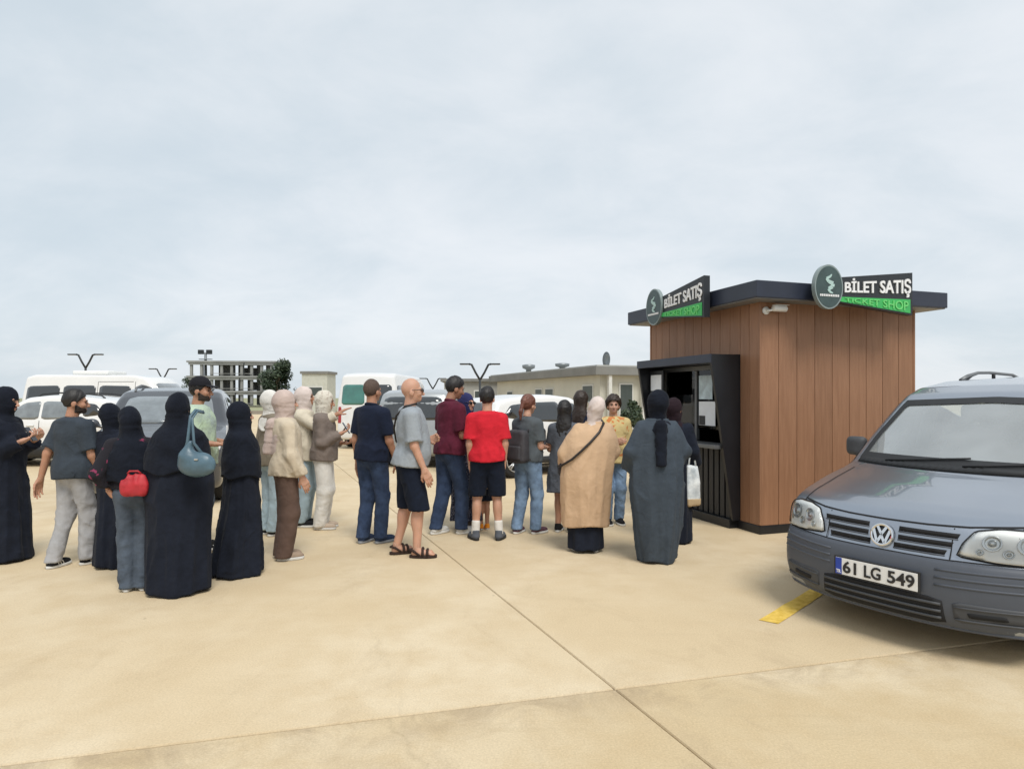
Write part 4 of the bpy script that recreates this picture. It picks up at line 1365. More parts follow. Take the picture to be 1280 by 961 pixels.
C_WHITE = cloth('white_cotton', (.66, .64, .60))
C_OFFW = speckle('printed_cream_scarf', (.62, .58, .50), (.48, .42, .36), 22, .3)
C_TAUPE = cloth('taupe_jacket', (.19, .155, .135))
C_BEIGE = cloth('beige_tunic', (.545, .375, .240), var=.07)
C_BEIGES = cloth('pale_rose_scarf', (.62, .53, .49))
C_BLUEN = cloth('indigo_scarf', (.030, .034, .105))
C_FLOR = speckle('floral_navy', (.030, .035, .060), (.20, .20, .26), 34, .34)
C_TEEG = cloth('grey_tee', (.085, .098, .108))
C_YEL = speckle('yellow_print', (.58, .46, .22), (.55, .20, .07), 16, .34)
C_DRESS = cloth('washed_grey_dress', (.095, .105, .125))
C_PRINT = speckle('dark_print_top', (.020, .019, .024), (.22, .04, .09), 15, .17)
C_GREEN = cloth('pale_blue_trouser', (.33, .42, .47))
SH_K = dict(m=cloth('black_shoe', (.015, .015, .016)), sole=M_SOLE)
SH_W = dict(m=cloth('white_shoe', (.60, .59, .56)), sole=M_SOLE)
SH_G = dict(m=cloth('grey_shoe', (.10, .11, .13)), sole=M_SOLEK)
SH_B = dict(m=cloth('navy_shoe', (.03, .045, .085)), sole=mat('grey_sole', (.24, .25, .27), rough=.7))
SH_P = dict(m=cloth('plum_shoe', (.10, .05, .065)), sole=M_SOLE)

# --- left group
p = person('woman in black robe and face veil at the left edge looking at her phone', 6, 700, 1.68, 95, 'fair', 1, arms=('hold', 'hold'),
           robe=dict(m=C_BLK, w=.92, fold=.9), scarf=dict(m=C_BLK2, veil=True, drape=1.08, w=1.12), seed=2, hands=True, hnod=12)
phone(p, -1, 'black phone held by the veiled woman at the left edge')

person('man in slate tee and pale grey trousers walking off behind parked cars', 93, 706, 1.66, 158, 'tan', arms=('fwd', 'back'), legs=((.0, .10, 10), (.0, -.12, 12)),
       top=dict(m=C_SLATE, hem=.86, sleeve=.80, ease=.024), bottom=dict(kind='trousers', m=C_ASH, wide=1.02, fold=1.4), hair=dict(kind='short', m=M_HAIRK), beard=M_BEARD,
       shoes=dict(m=cloth('black_shoe', (.015, .015, .016)), sole=M_SOLE, stripe=M_SOLE), hyaw=-38, hnod=6, seed=3, build=1.08, group='people standing at the left')

person('woman in long black robe half hidden behind the veiled woman with blue bag', 148, 706, 1.52, 170, 'fair', 1, robe=dict(m=C_BLK, w=.95), scarf=dict(m=C_BLK2, veil=True, drape=1.10),
       arms=('fold', 'fold'), seed=4, hands=False, side=.10)

person('girl in grey jeans with red top hem under a black headscarf', 170, 736, 1.50, 200, 'tan', 1, arms=('fwd', 'hip'),
       top=dict(m=C_PRINT, hem=.98, sleeve=1.7, ease=.02, name='printed_top'), bottom=dict(kind='trousers', m=C_JEANG, wide=1.18, end=.03),
       scarf=dict(m=C_BLK2, drape=1.04, rows=[(1.04, 0, .0, .26, .19), (1.2, 0, .005, .245, .18), (1.32, 0, .008, .215, .165), (1.40, 0, .012, .175, .14), (1.46, 0, .014, .12, .11), (1.54, 0, .012, .085, .10)]), shoes=SH_W, seed=5, side=.07, lean=.05, stance=.8)

person('large woman in black robe seen from behind carrying a blue bag', 224, 738, 1.615, 186, 'fair', 1,
       robe=dict(m=C_BLK, fold=.7, sleeves=False, rows=[(.015, 0, .02, .265, .235), (.3, 0, .01, .262, .225), (.7, 0, .0, .270, .215), (1.0, 0, .0, .292, .205), (1.2, 0, .0, .262, .185),
                 (1.32, 0, .005, .238, .17), (1.39, 0, .012, .195, .135), (1.45, 0, .02, .11, .10)]),
       scarf=dict(m=C_BLK2, veil=True, drape=1.06, rows=[(1.06, 0, .0, .295, .22), (1.2, 0, .005, .275, .20), (1.32, 0, .008, .245, .18), (1.40, 0, .012, .20, .15), (1.46, 0, .014, .135, .12), (1.54, 0, .012, .090, .10)]),
       arms=('fold', 'fold'), seed=6, hands=False)

p6 = person('bearded man in black cap and pale mint shirt in profile', 250, 686, 1.79, 96, 'tan', arms=('low_hold', 'low_hold'), top=dict(m=C_MINT, hem=.86, sleeve=.85, ease=.022),
       bottom=dict(kind='trousers', m=C_JEANG), hair=dict(kind='short', m=M_HAIRK), beard=M_BEARD, cap=cloth('black_cap', (.016, .016, .02)), shoes=SH_K, seed=7, hnod=6)

person('short woman in black robe and veil between the capped man and beige blouse', 302, 716, 1.535, 128, 'fair', 1, robe=dict(m=C_BLK, w=.90, d=1.0, fold=1.0, sleeves=False, rows=[(.015, 0, .05, .30, .27), (.3, 0, .03, .27, .235), (.7, 0, .0, .235, .19), (1.0, 0, .0, .225, .165), (1.2, 0, .0, .215, .16), (1.33, 0, .005, .19, .148), (1.41, 0, .012, .15, .115), (1.47, 0, .02, .095, .08)]),
       scarf=dict(m=C_BLK2, veil=True, drape=1.0, rows=[(1.0, 0, .0, .235, .19), (1.2, 0, .005, .225, .18), (1.32, 0, .008, .205, .165), (1.40, 0, .012, .175, .14), (1.47, 0, .014, .115, .11), (1.54, 0, .012, .088, .10)]),
       arms=('fold', 'fold'), seed=8, hands=False, shoes=SH_W)

person('woman in cream blouse, brown trousers and dusty pink headscarf', 358, 698, 1.65, 118, 'fair', 1, arms=('fwd', 'down'), top=dict(m=C_CREAM, hem=.86, sleeve=1.95, ease=.024, flare=.02, name='blouse'),
       bottom=dict(kind='trousers', m=C_BROWN, wide=1.28, end=.03, fold=.7), scarf=dict(m=C_PINK, drape=1.22, w=1.02, tail=1.12), shoes=dict(m=cloth('tan_shoe', (.32, .24, .18)), sole=M_SOLE), seed=9, stance=.8)

person('woman in white headscarf mostly hidden behind the dusty pink headscarf', 340, 668, 1.66, 140, 'fair', 1, arms=('down', 'down'), top=dict(m=cloth('khaki_top', (.20, .17, .13)), hem=.84, sleeve=1.9),
       bottom=dict(kind='trousers', m=C_GREEN, wide=1.1), scarf=dict(m=C_WHITE, drape=1.28), shoes=SH_K, seed=10)

person('woman in pale rose headscarf pointing right with her outstretched arm', 382, 657, 1.71, 92, 'tan', 1, arms=('point', 'down'), top=dict(m=cloth('ivory_top', (.60, .54, .43)), hem=.84, sleeve=1.95, ease=.022),
       bottom=dict(kind='trousers', m=C_GREEN, wide=1.1), scarf=dict(m=C_BEIGES, drape=1.28), shoes=SH_K, seed=11)

p = person('woman in taupe jacket, white trousers and printed cream headscarf', 405, 660, 1.66, 96, 'tan', 1, arms=('hold', 'low_hold'), top=dict(m=C_TAUPE, hem=.88, sleeve=1.93, ease=.024, name='jacket'),
           bottom=dict(kind='trousers', m=C_WHITE, wide=1.22, end=.035), scarf=dict(m=C_OFFW, drape=1.30), shoes=dict(m=cloth('beige_shoe', (.45, .36, .28)), sole=M_SOLE), seed=12, hnod=10)
phone(p, -1, 'phone held by the woman in taupe jacket')

# --- middle of the queue
person('man in navy polo and dark jeans seen from behind', 466, 678, 1.78, 148, 'tan', arms=('fwd', 'down'), top=dict(m=C_NAVY, hem=.88, sleeve=.78, ease=.020, collar=C_NAVY, name='polo_shirt'),
       bottom=dict(kind='trousers', m=C_JEAN, wide=1.03), hair=dict(kind='crop', m=M_HAIRS), shoes=SH_B, legs=((.0, .06, 8), (0, -.03, 10)), seed=13, hyaw=6)

p13 = person('bald man in light grey tee, black shorts and sandals with sunglasses', 512, 694, 1.775, 104, 'fair', arms=('fwd', 'fold'), belly=.03, build=1.04, top=dict(m=C_LGREY, hem=.89, sleeve=.88, ease=.022, flare=.02),
       bottom=dict(kind='shorts', m=C_NAVYS, end=.46, wide=1.08), shades=True, shoes=dict(kind='sandal', m=cloth('dark_brown_sandal', (.045, .03, .025)), bare=True),
       legs=((.02, .09, 12), (0, -.09, 14)), seed=14, lean=.03)

person('tall man in burgundy polo and dark jeans looking down', 562, 667, 1.83, 128, 'brown', arms=('fold', 'low_hold'), top=dict(m=C_BURG, hem=.88, sleeve=.82, ease=.024, collar=C_BURG, name='polo_shirt'),
       bottom=dict(kind='trousers', m=C_JEAN, wide=1.05), hair=dict(kind='short', m=M_HAIRK), shoes=SH_W, legs=((.0, .14, 8), (0, -.10, 12)), seed=15, hnod=16, hyaw=-10, lean=.04)

person('woman in indigo headscarf, sunglasses and floral navy dress', 584, 660, 1.63, 48, 'fair', 1, arms=('fold', 'fold'), robe=dict(m=C_FLOR, w=.84, d=.9, end=.12, name='floral_dress'), scarf=dict(m=C_BLUEN, drape=1.30),
       shades=True, shoes=dict(m=cloth('tan_shoe', (.32, .24, .18)), sole=M_SOLE), seed=16)

person('man in bright red tee and navy shorts with white socks', 609, 674, 1.70, 184, 'fair', arms=(((.03, .02, -.285), (.02, -.02, -.535), (-1, 0, 0), .35), ((.03, .02, -.285), (.02, -.02, -.535), (-1, 0, 0), .35)), build=1.0, top=dict(m=C_RED, hem=.90, sleeve=.80, ease=.024), bottom=dict(kind='shorts', m=C_NAVYS, end=.50, wide=1.05),
       hair=dict(kind='short', m=M_HAIRK), shoes=dict(m=cloth('grey_shoe', (.10, .11, .13)), sole=M_SOLEK, sock=C_WHITE, sockz=.23), legs=((.05, 0, 18), (.05, .02, 18)), seed=17, hyaw=-12)

person('small child in orange shoes half hidden behind the man in red', 605, 661, 1.08, 190, 'tan', arms=('down', 'down'), top=dict(m=C_TAUPE, hem=.80, sleeve=.8), bottom=dict(kind='shorts', m=C_NAVYS, end=.55),
       hair=dict(kind='short', m=M_HAIRK), shoes=dict(m=cloth('orange_shoe', (.75, .27, .03)), sole=M_SOLE), headscale=1.25, seed=18, stance=.7)

p18 = person('woman with auburn hair in grey tee and light jeans wearing a backpack', 660, 666, 1.615, 140, 'fair', 1, arms=('low_hold', 'hold'), top=dict(m=C_TEEG, hem=.92, sleeve=.75, ease=.02), bottom=dict(kind='trousers', m=C_JEANL, wide=1.06),
       hair=dict(kind='pony', m=M_HAIRR), shoes=SH_P, legs=((.02, .06, 10), (.01, -.08, 12)), seed=19, hnod=8)
phone(p18, 1, 'white phone held by the woman with auburn hair', M_WHITE)

# --- near the hatch
person('girl with long dark hair in washed grey dress and bare legs', 706, 664, 1.54, 165, 'tan', 1, arms=('fwd', 'fold'), top=dict(m=C_DRESS, hem=.52, sleeve=.7, skirt=.035, name='dress'), hair=dict(kind='long', m=M_HAIRK), shoes=SH_K, seed=20)
person('woman with long dark brown hair behind the beige tunic', 727, 652, 1.66, 150, 'tan', 1, arms=('fold', 'fold'), top=dict(m=C_NAVY, hem=.86, sleeve=.8), bottom=dict(kind='trousers', m=C_JEANL), hair=dict(kind='long', m=M_HAIRB), shoes=SH_K, seed=21)
p21 = person('broad woman in beige tunic, pale headscarf and black skirt from behind', 732, 688, 1.585, 186, 'fair', 1, build=1.05, arms=(((.12, -.02, -.26), (.08, -.17, -.42), (-1, 0, 0), .4), ((.12, -.02, -.26), (.06, -.19, -.40), (-1, 0, 0), .4)), side=-.15,
       robe=dict(m=C_BEIGE, end=.30, fold=.6, w=1.10, d=1.05, name='tunic', rows=[(.30, 0, .0, .245, .215), (.6, 0, .01, .255, .225), (.9, 0, .015, .268, .225), (1.08, 0, .01, .268, .215), (1.22, 0, .01, .262, .195), (1.33, 0, .01, .228, .165), (1.40, 0, .014, .170, .125), (1.455, 0, .02, .10, .088)]),
       bottom=dict(kind='skirt', m=C_BLK, wide=1.02, end=.03), scarf=dict(m=C_BEIGES, drape=1.37, w=.9), shoes=SH_K, seed=22, legs=((.02, 0, 5), (.02, .05, 5)))
person('smiling curly haired boy in yellow print shirt facing the camera', 767, 655, 1.60, 8, 'fair', arms=('fold', 'down'), top=dict(m=C_YEL, hem=.86, sleeve=.85, ease=.03), bottom=dict(kind='trousers', m=C_JEANL), hair=dict(kind='curly', m=M_HAIRB), shoes=SH_K, seed=23, hyaw=-12)
person('woman in loose slate grey robe with black headscarf tail at the hatch', 821, 701, 1.64, 190, 'fair', 1, arms=(((.135, .0, -.25), (.10, -.17, -.40), (-1, 0, 0), .4), ((.135, .02, -.25), (.10, -.15, -.42), (-1, 0, 0), .4)),
       robe=dict(m=C_GREY, fold=1.15, rows=[(.015, 0, .0, .190, .175), (.15, 0, .0, .215, .195), (.45, 0, .0, .258, .215), (.8, 0, .0, .288, .225), (1.0, 0, .0, .285, .215), (1.2, 0, .0, .262, .19), (1.32, 0, .005, .235, .17), (1.40, 0, .012, .185, .13), (1.45, 0, .02, .11, .09)]),
       scarf=dict(m=C_BLK2, drape=1.29, w=1.15, tail=1.03, vol=.016, tout=.055), seed=24, hands=False)
p24 = person('woman in black robe and headscarf leaning to the kiosk counter', 843, 676, 1.57, 165, 'tan', 1, arms=(((.06, .03, -.27), (.09, -.11, -.43), (-1, 0, 0), .8), 'fold'), robe=dict(m=C_BLK, w=.84), scarf=dict(m=cloth('plum_black_scarf', (.022, .013, .017)), drape=1.30), seed=25, hyaw=-30)

# ------------------------------------------------------------------ bags and other carried things
def person_pt(info, q):
    r = info['root']
    v = Vector(info['xf'](np.array([q], float))[0])
    return Matrix.Translation(r.location) @ Matrix.Rotation(r.rotation_euler.z, 4, 'Z') @ v


# slouchy blue shoulder bag hanging on the back of the large woman
M_BAG = mat('blue_leather', (.070, .125, .165), rough=.38, var=.2, scale=9, bump=.3, bscale=35)
bg = ground_at(247, 738); bg.y -= .28; bg.x = (246 - 640) / FPX * bg.y
zc = CAMH - (578 - HOR) * bg.y / FPX
bag = empty('shoulder_bag', (bg.x, bg.y, zc), R(-4), 'slouchy blue leather shoulder bag on the back of the black robe', 'bag')
wv = waves(3, (40, 40, 30), 6)
fbag = lambda x, y, z: smin(ell((x, y, z), (0, 0, -.015), (.155, .065, .098)), rcone((x, y, z), (-.08, 0, .06), (-.05, 0, .15), .055, .020), .05) + .007 * wv(x, y, z)
obj('pouch', surf(fbag, (-.20, -.10, -.14), (.20, .10, .17), .011, 1), M_BAG, bag, True)
sa, sb = [], []
ztop = CAMH - (515 - HOR) * bg.y / FPX - zc
obj('strap', tube([(-.10, .0, .07), (-.07, -.005, .16), (-.05, .0, ztop - .03), (-.045, .06, ztop + .015), (-.04, .16, ztop)], [.016, .013, .011, .011, .011], 8), M_BAG, bag, True)
obj('strap', tube([(.05, .0, .06), (-.02, -.005, .15), (-.04, .005, ztop - .05), (-.038, .07, ztop + .005), (-.035, .16, ztop - .01)], [.014, .011, .010, .010, .010], 8), M_BAG, bag, True)
obj('clasp', box((.03, -.062, .03), (.03, .012, .014), .004), mat('bag_metal', (.5, .5, .48), rough=.3, metal=.8), bag)

# red pouch bag in front of the girl's hip
M_REDB = mat('red_nylon', (.42, .020, .030), rough=.6, var=.2, scale=14, bump=.4, bscale=40)
rbp = ground_at(166, 734); rbp.y -= .25; rbp.x = (168 - 640) / FPX * rbp.y
rb_ = empty('red_bag', (rbp.x, rbp.y, CAMH - (605 - HOR) * rbp.y / FPX), R(8), 'small bright red gathered bag at the hip of the girl in jeans', 'bag')
wv2_ = waves(9, (60, 30, 14), 5)
frb = lambda x, y, z: smax(np.abs(x) - .105 + .22 * np.clip(z, 0, 1), smax(np.abs(y) - .040 + .25 * np.clip(z, 0, 1), np.abs(z) - .095, .05), .06) + .022 * (np.abs(wv2_(x, y, z)) - .25)
obj('pouch', surf(frb, (-.14, -.07, -.12), (.14, .07, .12), .010, 1), M_REDB, rb_, True)
obj('drawstring', tube([(-.05, .0, .085), (-.03, -.012, .105), (.03, -.012, .105), (.05, 0, .085)], .008, 6), M_REDB, rb_, True)

# backpack on the auburn-haired woman
M_PACK = mat('dark_backpack', (.045, .043, .050), rough=.75, var=.25, scale=10, bump=.4)
bp_ = empty('backpack', person_pt(p18, (0, .20, 1.14)), p18['root'].rotation_euler.z, 'dark grey backpack on the back of the woman with auburn hair', 'backpack')
wv3 = waves(14, (30, 30, 30), 5)
fpk = lambda x, y, z: smax(np.abs(x) - .135, smax(np.abs(y) - .075 + .12 * np.clip(z, 0, 1), np.abs(z + .03) - .19, .05), .06) + .006 * wv3(x, y, z)
pk = obj('pack', surf(fpk, (-.18, -.12, -.28), (.18, .12, .22), .0125, 1), M_PACK, bp_, True)
obj('pocket', box((0, .07, -.10), (.19, .045, .16), .02), M_PACK, pk, True)
for s in (-1, 1):
    obj('shoulder_strap', tube([(s * .08, -.05, .12), (s * .10, -.13, .215), (s * .115, -.24, .23), (s * .12, -.345, .14), (s * .12, -.35, .0), (s * .13, -.25, -.12), (s * .12, -.06, -.18)], .016, 8), M_PACK, bp_, True)

# crossbody strap and bag of the woman in the beige tunic
M_STRAP = mat('black_strap', (.015, .012, .012), rough=.5)
cbp = empty('crossbody_bag', p21['root'].location, p21['root'].rotation_euler.z, 'thin black crossbody bag strap across the beige tunic', 'bag')
Sx = p21['S']
def tun(x, y, z): return tuple(p21['xf'](np.array([(x, y, z)]))[0])
# local +X is the person's left, on the picture's left because she faces away
pts = [(-.09, -.02, 1.49), (-.095, .10, 1.455), (-.04, .18, 1.36), (.05, .228, 1.26), (.14, .232, 1.16), (.23, .195, 1.06), (.315, .08, .98), (.33, -.04, .96)]
obj('strap', tube([tun(*q) for q in pts], .0125, 8), M_STRAP, cbp, True)
obj('pouch', box(tun(.26, -.13, .92), (.07, .18, .14), .02), M_STRAP, cbp, True)
# the bald man's thin crossbody strap
cb2 = empty('crossbody_bag', p13['root'].location, p13['root'].rotation_euler.z, 'thin dark strap over the bald man\'s light grey tee', 'bag')
def t13(x, y, z): return tuple(p13['xf'](np.array([(x, y, z)]))[0])
pts = [(-.10, -.04, 1.50), (-.11, .075, 1.475), (-.02, .150, 1.38), (.08, .160, 1.25), (.16, .13, 1.12), (.20, .03, 1.02), (.19, -.09, .99)]
obj('strap', tube([t13(*q) for q in pts], .010, 8), M_STRAP, cb2, True)
obj('pouch', box(t13(.19, -.15, .95), (.06, .15, .12), .015), M_STRAP, cb2, True)

# translucent carrier bag hanging from the hand by the hatch
M_CARR = mat('milky_plastic', (.52, .58, .62), rough=.35, var=.25, scale=10, rgb2=(.72, .74, .74))
cp = Vector(((865 - 640) / FPX * 7.05, 7.05, CAMH - (604 - HOR) * 7.05 / FPX))
cg = empty('carrier_bag', cp, R(15), 'milky plastic carrier bag with tan contents hanging beside the hatch', 'bag')
wv4 = waves(31, (60, 60, 25), 6)
fcg = lambda x, y, z: smax(np.abs(x) - .085 + .10 * np.clip(z, 0, 1), smax(np.abs(y) - .05 + .12 * np.clip(z, 0, 1), np.abs(z + .02) - .22, .03), .03) + .008 * wv4(x, y, z)
obj('sack', surf(fcg, (-.13, -.10, -.28), (.13, .10, .24), .0115, 1), M_CARR, cg, True)
fc2 = lambda x, y, z: np.maximum(fcg(x, y, z) - .004, z + .16)
obj('contents', surf(fc2, (-.13, -.10, -.28), (.13, .10, -.10), .0115, 1), mat('tan_card', (.46, .34, .20), rough=.7), cg, True)
for s in (-1, 1):
    obj('handle', tube([(s * .045, 0, .18), (s * .03, 0, .27), (0, 0, .30)], .010, 6), M_CARR, cg, True)

# folded leaflet in the capped man's hands
lf = empty('leaflet', hand_world(p6, -1, .11, .03), R(100), 'pale folded leaflet in the hands of the capped man', 'leaflet')
obj('page', box((-.055, 0, .05), (.11, .004, .20), 0, .25), M_PAPER, lf)
obj('page', box((.055, 0, .05), (.11, .004, .20), 0, -.25), M_PAPER, lf)


# ================================================================== VEHICLES
# local frame: nose towards -Y, +X is the vehicle's left, wheels on z = 0
def paint(name, rgb, metal=.0, rough=.32, flake=0.0):
    m = mat('paint_' + name, rgb, rough=rough, metal=metal, var=.03, scale=2, coat=1.0)
    return m


P_GREY = paint('slate_grey_metallic', (.33, .365, .42), .82, .32)
M_BUMP = mat('slate_bumper', (.072, .081, .100), rough=.5, var=.06, scale=5, spec=.4)
P_GREY2 = paint('mid_grey', (.050, .054, .062), .3, .36)
P_WHITE = paint('white', (.74, .74, .73))
P_SILV = paint('silver', (.36, .38, .39), .35, .36)
M_TYRE = mat('tyre', (.016, .016, .017), rough=.85, var=.2, bump=.3)
M_RIMS = mat('alloy', (.48, .49, .50), rough=.3, metal=.7, var=.05)
M_PLAS = mat('black_plastic', (.018, .019, .021), rough=.6, var=.15)
M_PLASG = mat('grey_plastic', (.055, .058, .064), rough=.6, var=.1)
M_SEAM = mat('panel_gap', (.006, .006, .007), rough=.8)
M_CHROME = mat('chrome', (.72, .73, .74), rough=.12, metal=1.0, var=.02)
M_LENSB = mat('lamp_bowl', (.90, .90, .88), rough=.35, metal=.0, var=.03)
M_LENSC = mat('lamp_reflector', (.60, .61, .60), rough=.2, metal=.7)
M_AMBER = mat('amber', (.55, .30, .08), rough=.3)
M_REDL = mat('tail_red', (.35, .02, .02), rough=.25, coat=.8)
M_TINT = mat('tinted_window', (.020, .024, .027), rough=.04, spec=.8, var=.1, coat=.6)
M_TINTG = mat('green_tinted_window', (.035, .17, .14), rough=.04, spec=.8, var=.3, scale=2, coat=.6)
M_TINTL = mat('pale_reflecting_window', (.16, .18, .19), rough=.06, spec=.9, var=.2, coat=1.0)
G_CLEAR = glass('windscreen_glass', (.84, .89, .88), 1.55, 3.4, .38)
G_LENS = glass('lamp_glass', (.93, .94, .94), 1.45, 1.0)


def poly_sdf(px, py, poly):
    d = np.full(np.broadcast(px, py).shape, 1e9); s = np.ones_like(d)
    n = len(poly)
    for i in range(n):
        ax, ay = poly[i]; bx, by = poly[i - 1]
        ex, ey = bx - ax, by - ay
        wx, wy = px - ax, py - ay
        t = np.clip((wx * ex + wy * ey) / (ex * ex + ey * ey + 1e-12), 0, 1)
        d = np.minimum(d, (wx - ex * t) ** 2 + (wy - ey * t) ** 2)
        c1, c2, c3 = py >= ay, py < by, ex * wy > ey * wx
        s = np.where((c1 & c2 & c3) | (~c1 & ~c2 & ~c3), -s, s)
    return s * np.sqrt(d)


class Shape:
    """outer skin of a vehicle as an implicit solid"""
    def __init__(s, prof, Wh, belt, tumble, axles, wr, cf=.28, cr=.12, k=.085, tuck=.05, nose=.0, blur=3):
        s.__dict__.update(locals())
        P = np.array(prof)
        s.L0, s.L1 = P[:, 0].min(), P[:, 0].max()
        s.gy = np.arange(s.L0 - .4, s.L1 + .4, .01); s.gz = np.arange(-.1, P[:, 1].max() + .35, .01)
        D = poly_sdf(s.gy[:, None], s.gz[None, :], prof)
        ker = np.exp(-.5 * (np.arange(-3 * blur, 3 * blur + 1) / blur) ** 2); ker /= ker.sum()
        D = np.apply_along_axis(lambda v: np.convolve(np.pad(v, 3 * blur, mode='edge'), ker, 'valid'), 0, D)
        D = np.apply_along_axis(lambda v: np.convolve(np.pad(v, 3 * blur, mode='edge'), ker, 'valid'), 1, D)
        s.D = D
    def prof_at(s, y, z):
        fy = np.clip((y - s.gy[0]) / .01, 0, len(s.gy) - 1.001); fz = np.clip((z - s.gz[0]) / .01, 0, len(s.gz) - 1.001)
        iy, iz = fy.astype(int), fz.astype(int); u, v = fy - iy, fz - iz
        D = s.D
        return (D[iy, iz] * (1 - u) * (1 - v) + D[iy + 1, iz] * u * (1 - v) + D[iy, iz + 1] * (1 - u) * v + D[iy + 1, iz + 1] * u * v)
    def width(s, y, z):
        W = s.Wh - s.tumble * np.clip((z - s.belt), 0, 2) ** 1.15 - s.tuck * np.clip((.42 - z) / .25, 0, 1) ** 2
        W = W - .10 * np.clip((s.L0 + 1.0 - y) / 1.0, 0, 1) ** 2 - .05 * np.clip((y - s.L1 + .8) / .8, 0, 1) ** 2
        W = W + .012 * np.exp(-((z - s.belt + .12) / .10) ** 2)
        return W
    def pieces(s, x, y, z):
        ax = np.abs(x); q = np.clip(ax / s.Wh, 0, 1.15)
        sw = np.clip(-y / (.35 * (s.L1 - s.L0)), -1, 1)
        yy = y - (s.cf * np.maximum(sw, 0) - s.cr * np.maximum(-sw, 0)) * q ** 2.6
        zz = z + .035 * q ** 2 * np.clip((z - .5) * 2, 0, 1)
        d1 = s.prof_at(*np.broadcast_arrays(yy, zz))
        return d1, ax - s.width(y, z)
    def solid(s, x, y, z):
        d1, d2 = s.pieces(x, y, z)
        return smax(d1, d2, s.k)
    def arches(s, d, x, y, z):
        ax = np.abs(x)
        for ya in s.axles:
            c = np.maximum(np.sqrt((y - ya) ** 2 + (z - s.wr) ** 2) - (s.wr + .055), s.Wh - .30 - ax)
            d = smax(d, -c, .015)
        return d
    def box(s): return (-s.Wh - .06, s.L0 - .05, .05), (s.Wh + .06, s.L1 + .05, s.gz[-1] - .25)


VIEW = {'front': (lambda a, b: (Vector((a, -8, b)), Vector((0, 1, 0)))), 'rear': (lambda a, b: (Vector((a, 8, b)), Vector((0, -1, 0)))),
        'left': (lambda a, b: (Vector((4, a, b)), Vector((-1, 0, 0)))), 'right': (lambda a, b: (Vector((-4, a, b)), Vector((1, 0, 0)))),
        'top': (lambda a, b: (Vector((a, b, 5)), Vector((0, 0, -1))))}


def hit(bvh, view, a, b, off):
    o, d = VIEW[view](a, b)
    r = bvh.ray_cast(o, d)
    if r[0] is None:
        q = bvh.find_nearest(Vector((a, -2.0 if view == 'front' else 2.0, b)) if view in ('front', 'rear') else Vector(((.9 if view == 'left' else -.9), a, b)) if view != 'top' else Vector((a, b, 1.4)))
        return q[0] + q[1] * off if q[0] is not None else None
    n = r[1] if r[1].dot(d) < 0 else -r[1]
    return r[0] + (n * .6 - d * .4).normalized() * off


def resample(P, step):
    out = []
    for i in range(len(P)):
        a, b = Vector(P[i]), Vector(P[(i + 1) % len(P)])
        m = max(1, int(math.ceil((b - a).length / step)))
        out += [tuple(a + (b - a) * k / m) for k in range(m)]
    return out


def soften(P, it=2):
    for _ in range(it):
        Q = []
        for i in range(len(P)):
            a, b = Vector(P[i]), Vector(P[(i + 1) % len(P)])
            Q += [tuple(a * .9 + b * .1), tuple(a * .1 + b * .9)]
        P = Q
    return P


def inside(pt, P):
    x, y = pt; c = False
    for i in range(len(P)):
        (x0, y0), (x1, y1) = P[i], P[i - 1]
        if (y0 > y) != (y1 > y) and x < (x1 - x0) * (y - y0) / (y1 - y0) + x0: c = not c
    return c


def decal(bvh, outline, view, off=.004, step=.06, rim=.012):
    """a panel cut to an outline, lying on the skin, with a rim that turns in"""
    O = resample(outline, step)
    xs, ys_ = [p[0] for p in O], [p[1] for p in O]
    I = []
    x = min(xs) + step / 2
    while x < max(xs):
        y = min(ys_) + step / 2
        while y < max(ys_):
            if inside((x, y), O) and min((x - p[0]) ** 2 + (y - p[1]) ** 2 for p in O) > (step * .4) ** 2: I.append((x, y))
            y += step
        x += step
    n = len(O)
    r = delaunay_2d_cdt([Vector(p) for p in O + I], [(i, (i + 1) % n) for i in range(n)], [list(range(n))], 1, 1e-6)
    V2, F2 = r[0], r[2]
    V = [hit(bvh, view, v.x, v.y, off) for v in V2]
    o, d = VIEW[view](0, 0)
    F = []
    for f in F2:
        a, b, c = (V[i] for i in f[:3])
        F.append(tuple(f) if (b - a).cross(c - a).dot(d) < 0 else tuple(reversed(f)))
    # rim: boundary edges of the triangulation
    cnt = {}
    for f in F:
        for i in range(len(f)):
            e_ = (f[i], f[(i + 1) % len(f)]); cnt[tuple(sorted(e_))] = cnt.get(tuple(sorted(e_)), []) + [e_]
    m = len(V); back = {}
    for k, es in cnt.items():
        if len(es) == 1 and rim > 0:
            a, b = es[0]
            for q in (a, b):
                if q not in back: back[q] = len(V); V.append(V[q] + d * rim)
            F.append((b, a, back[a], back[b]))
    return np.array([tuple(v) for v in V]), F


def ring(bvh, outer, inner, view, off=.005, n=96):
    """a flat band between two outlines lying on the skin"""
    def even(P):
        P = [Vector(p) for p in P]; L = [(P[(i + 1) % len(P)] - P[i]).length for i in range(len(P))]; T = sum(L); out = []
        for k in range(n):
            t = T * k / n; i = 0
            while t > L[i]: t -= L[i]; i += 1
            out.append(P[i] + (P[(i + 1) % len(P)] - P[i]) * (t / L[i]))
        return out
    A, B = even(outer), even(inner)
    V = [hit(bvh, view, p.x, p.y, off) for p in A] + [hit(bvh, view, p.x, p.y, off) for p in B]
    return np.array([tuple(v) for v in V]), [(i, (i + 1) % n, n + (i + 1) % n, n + i) for i in range(n)]


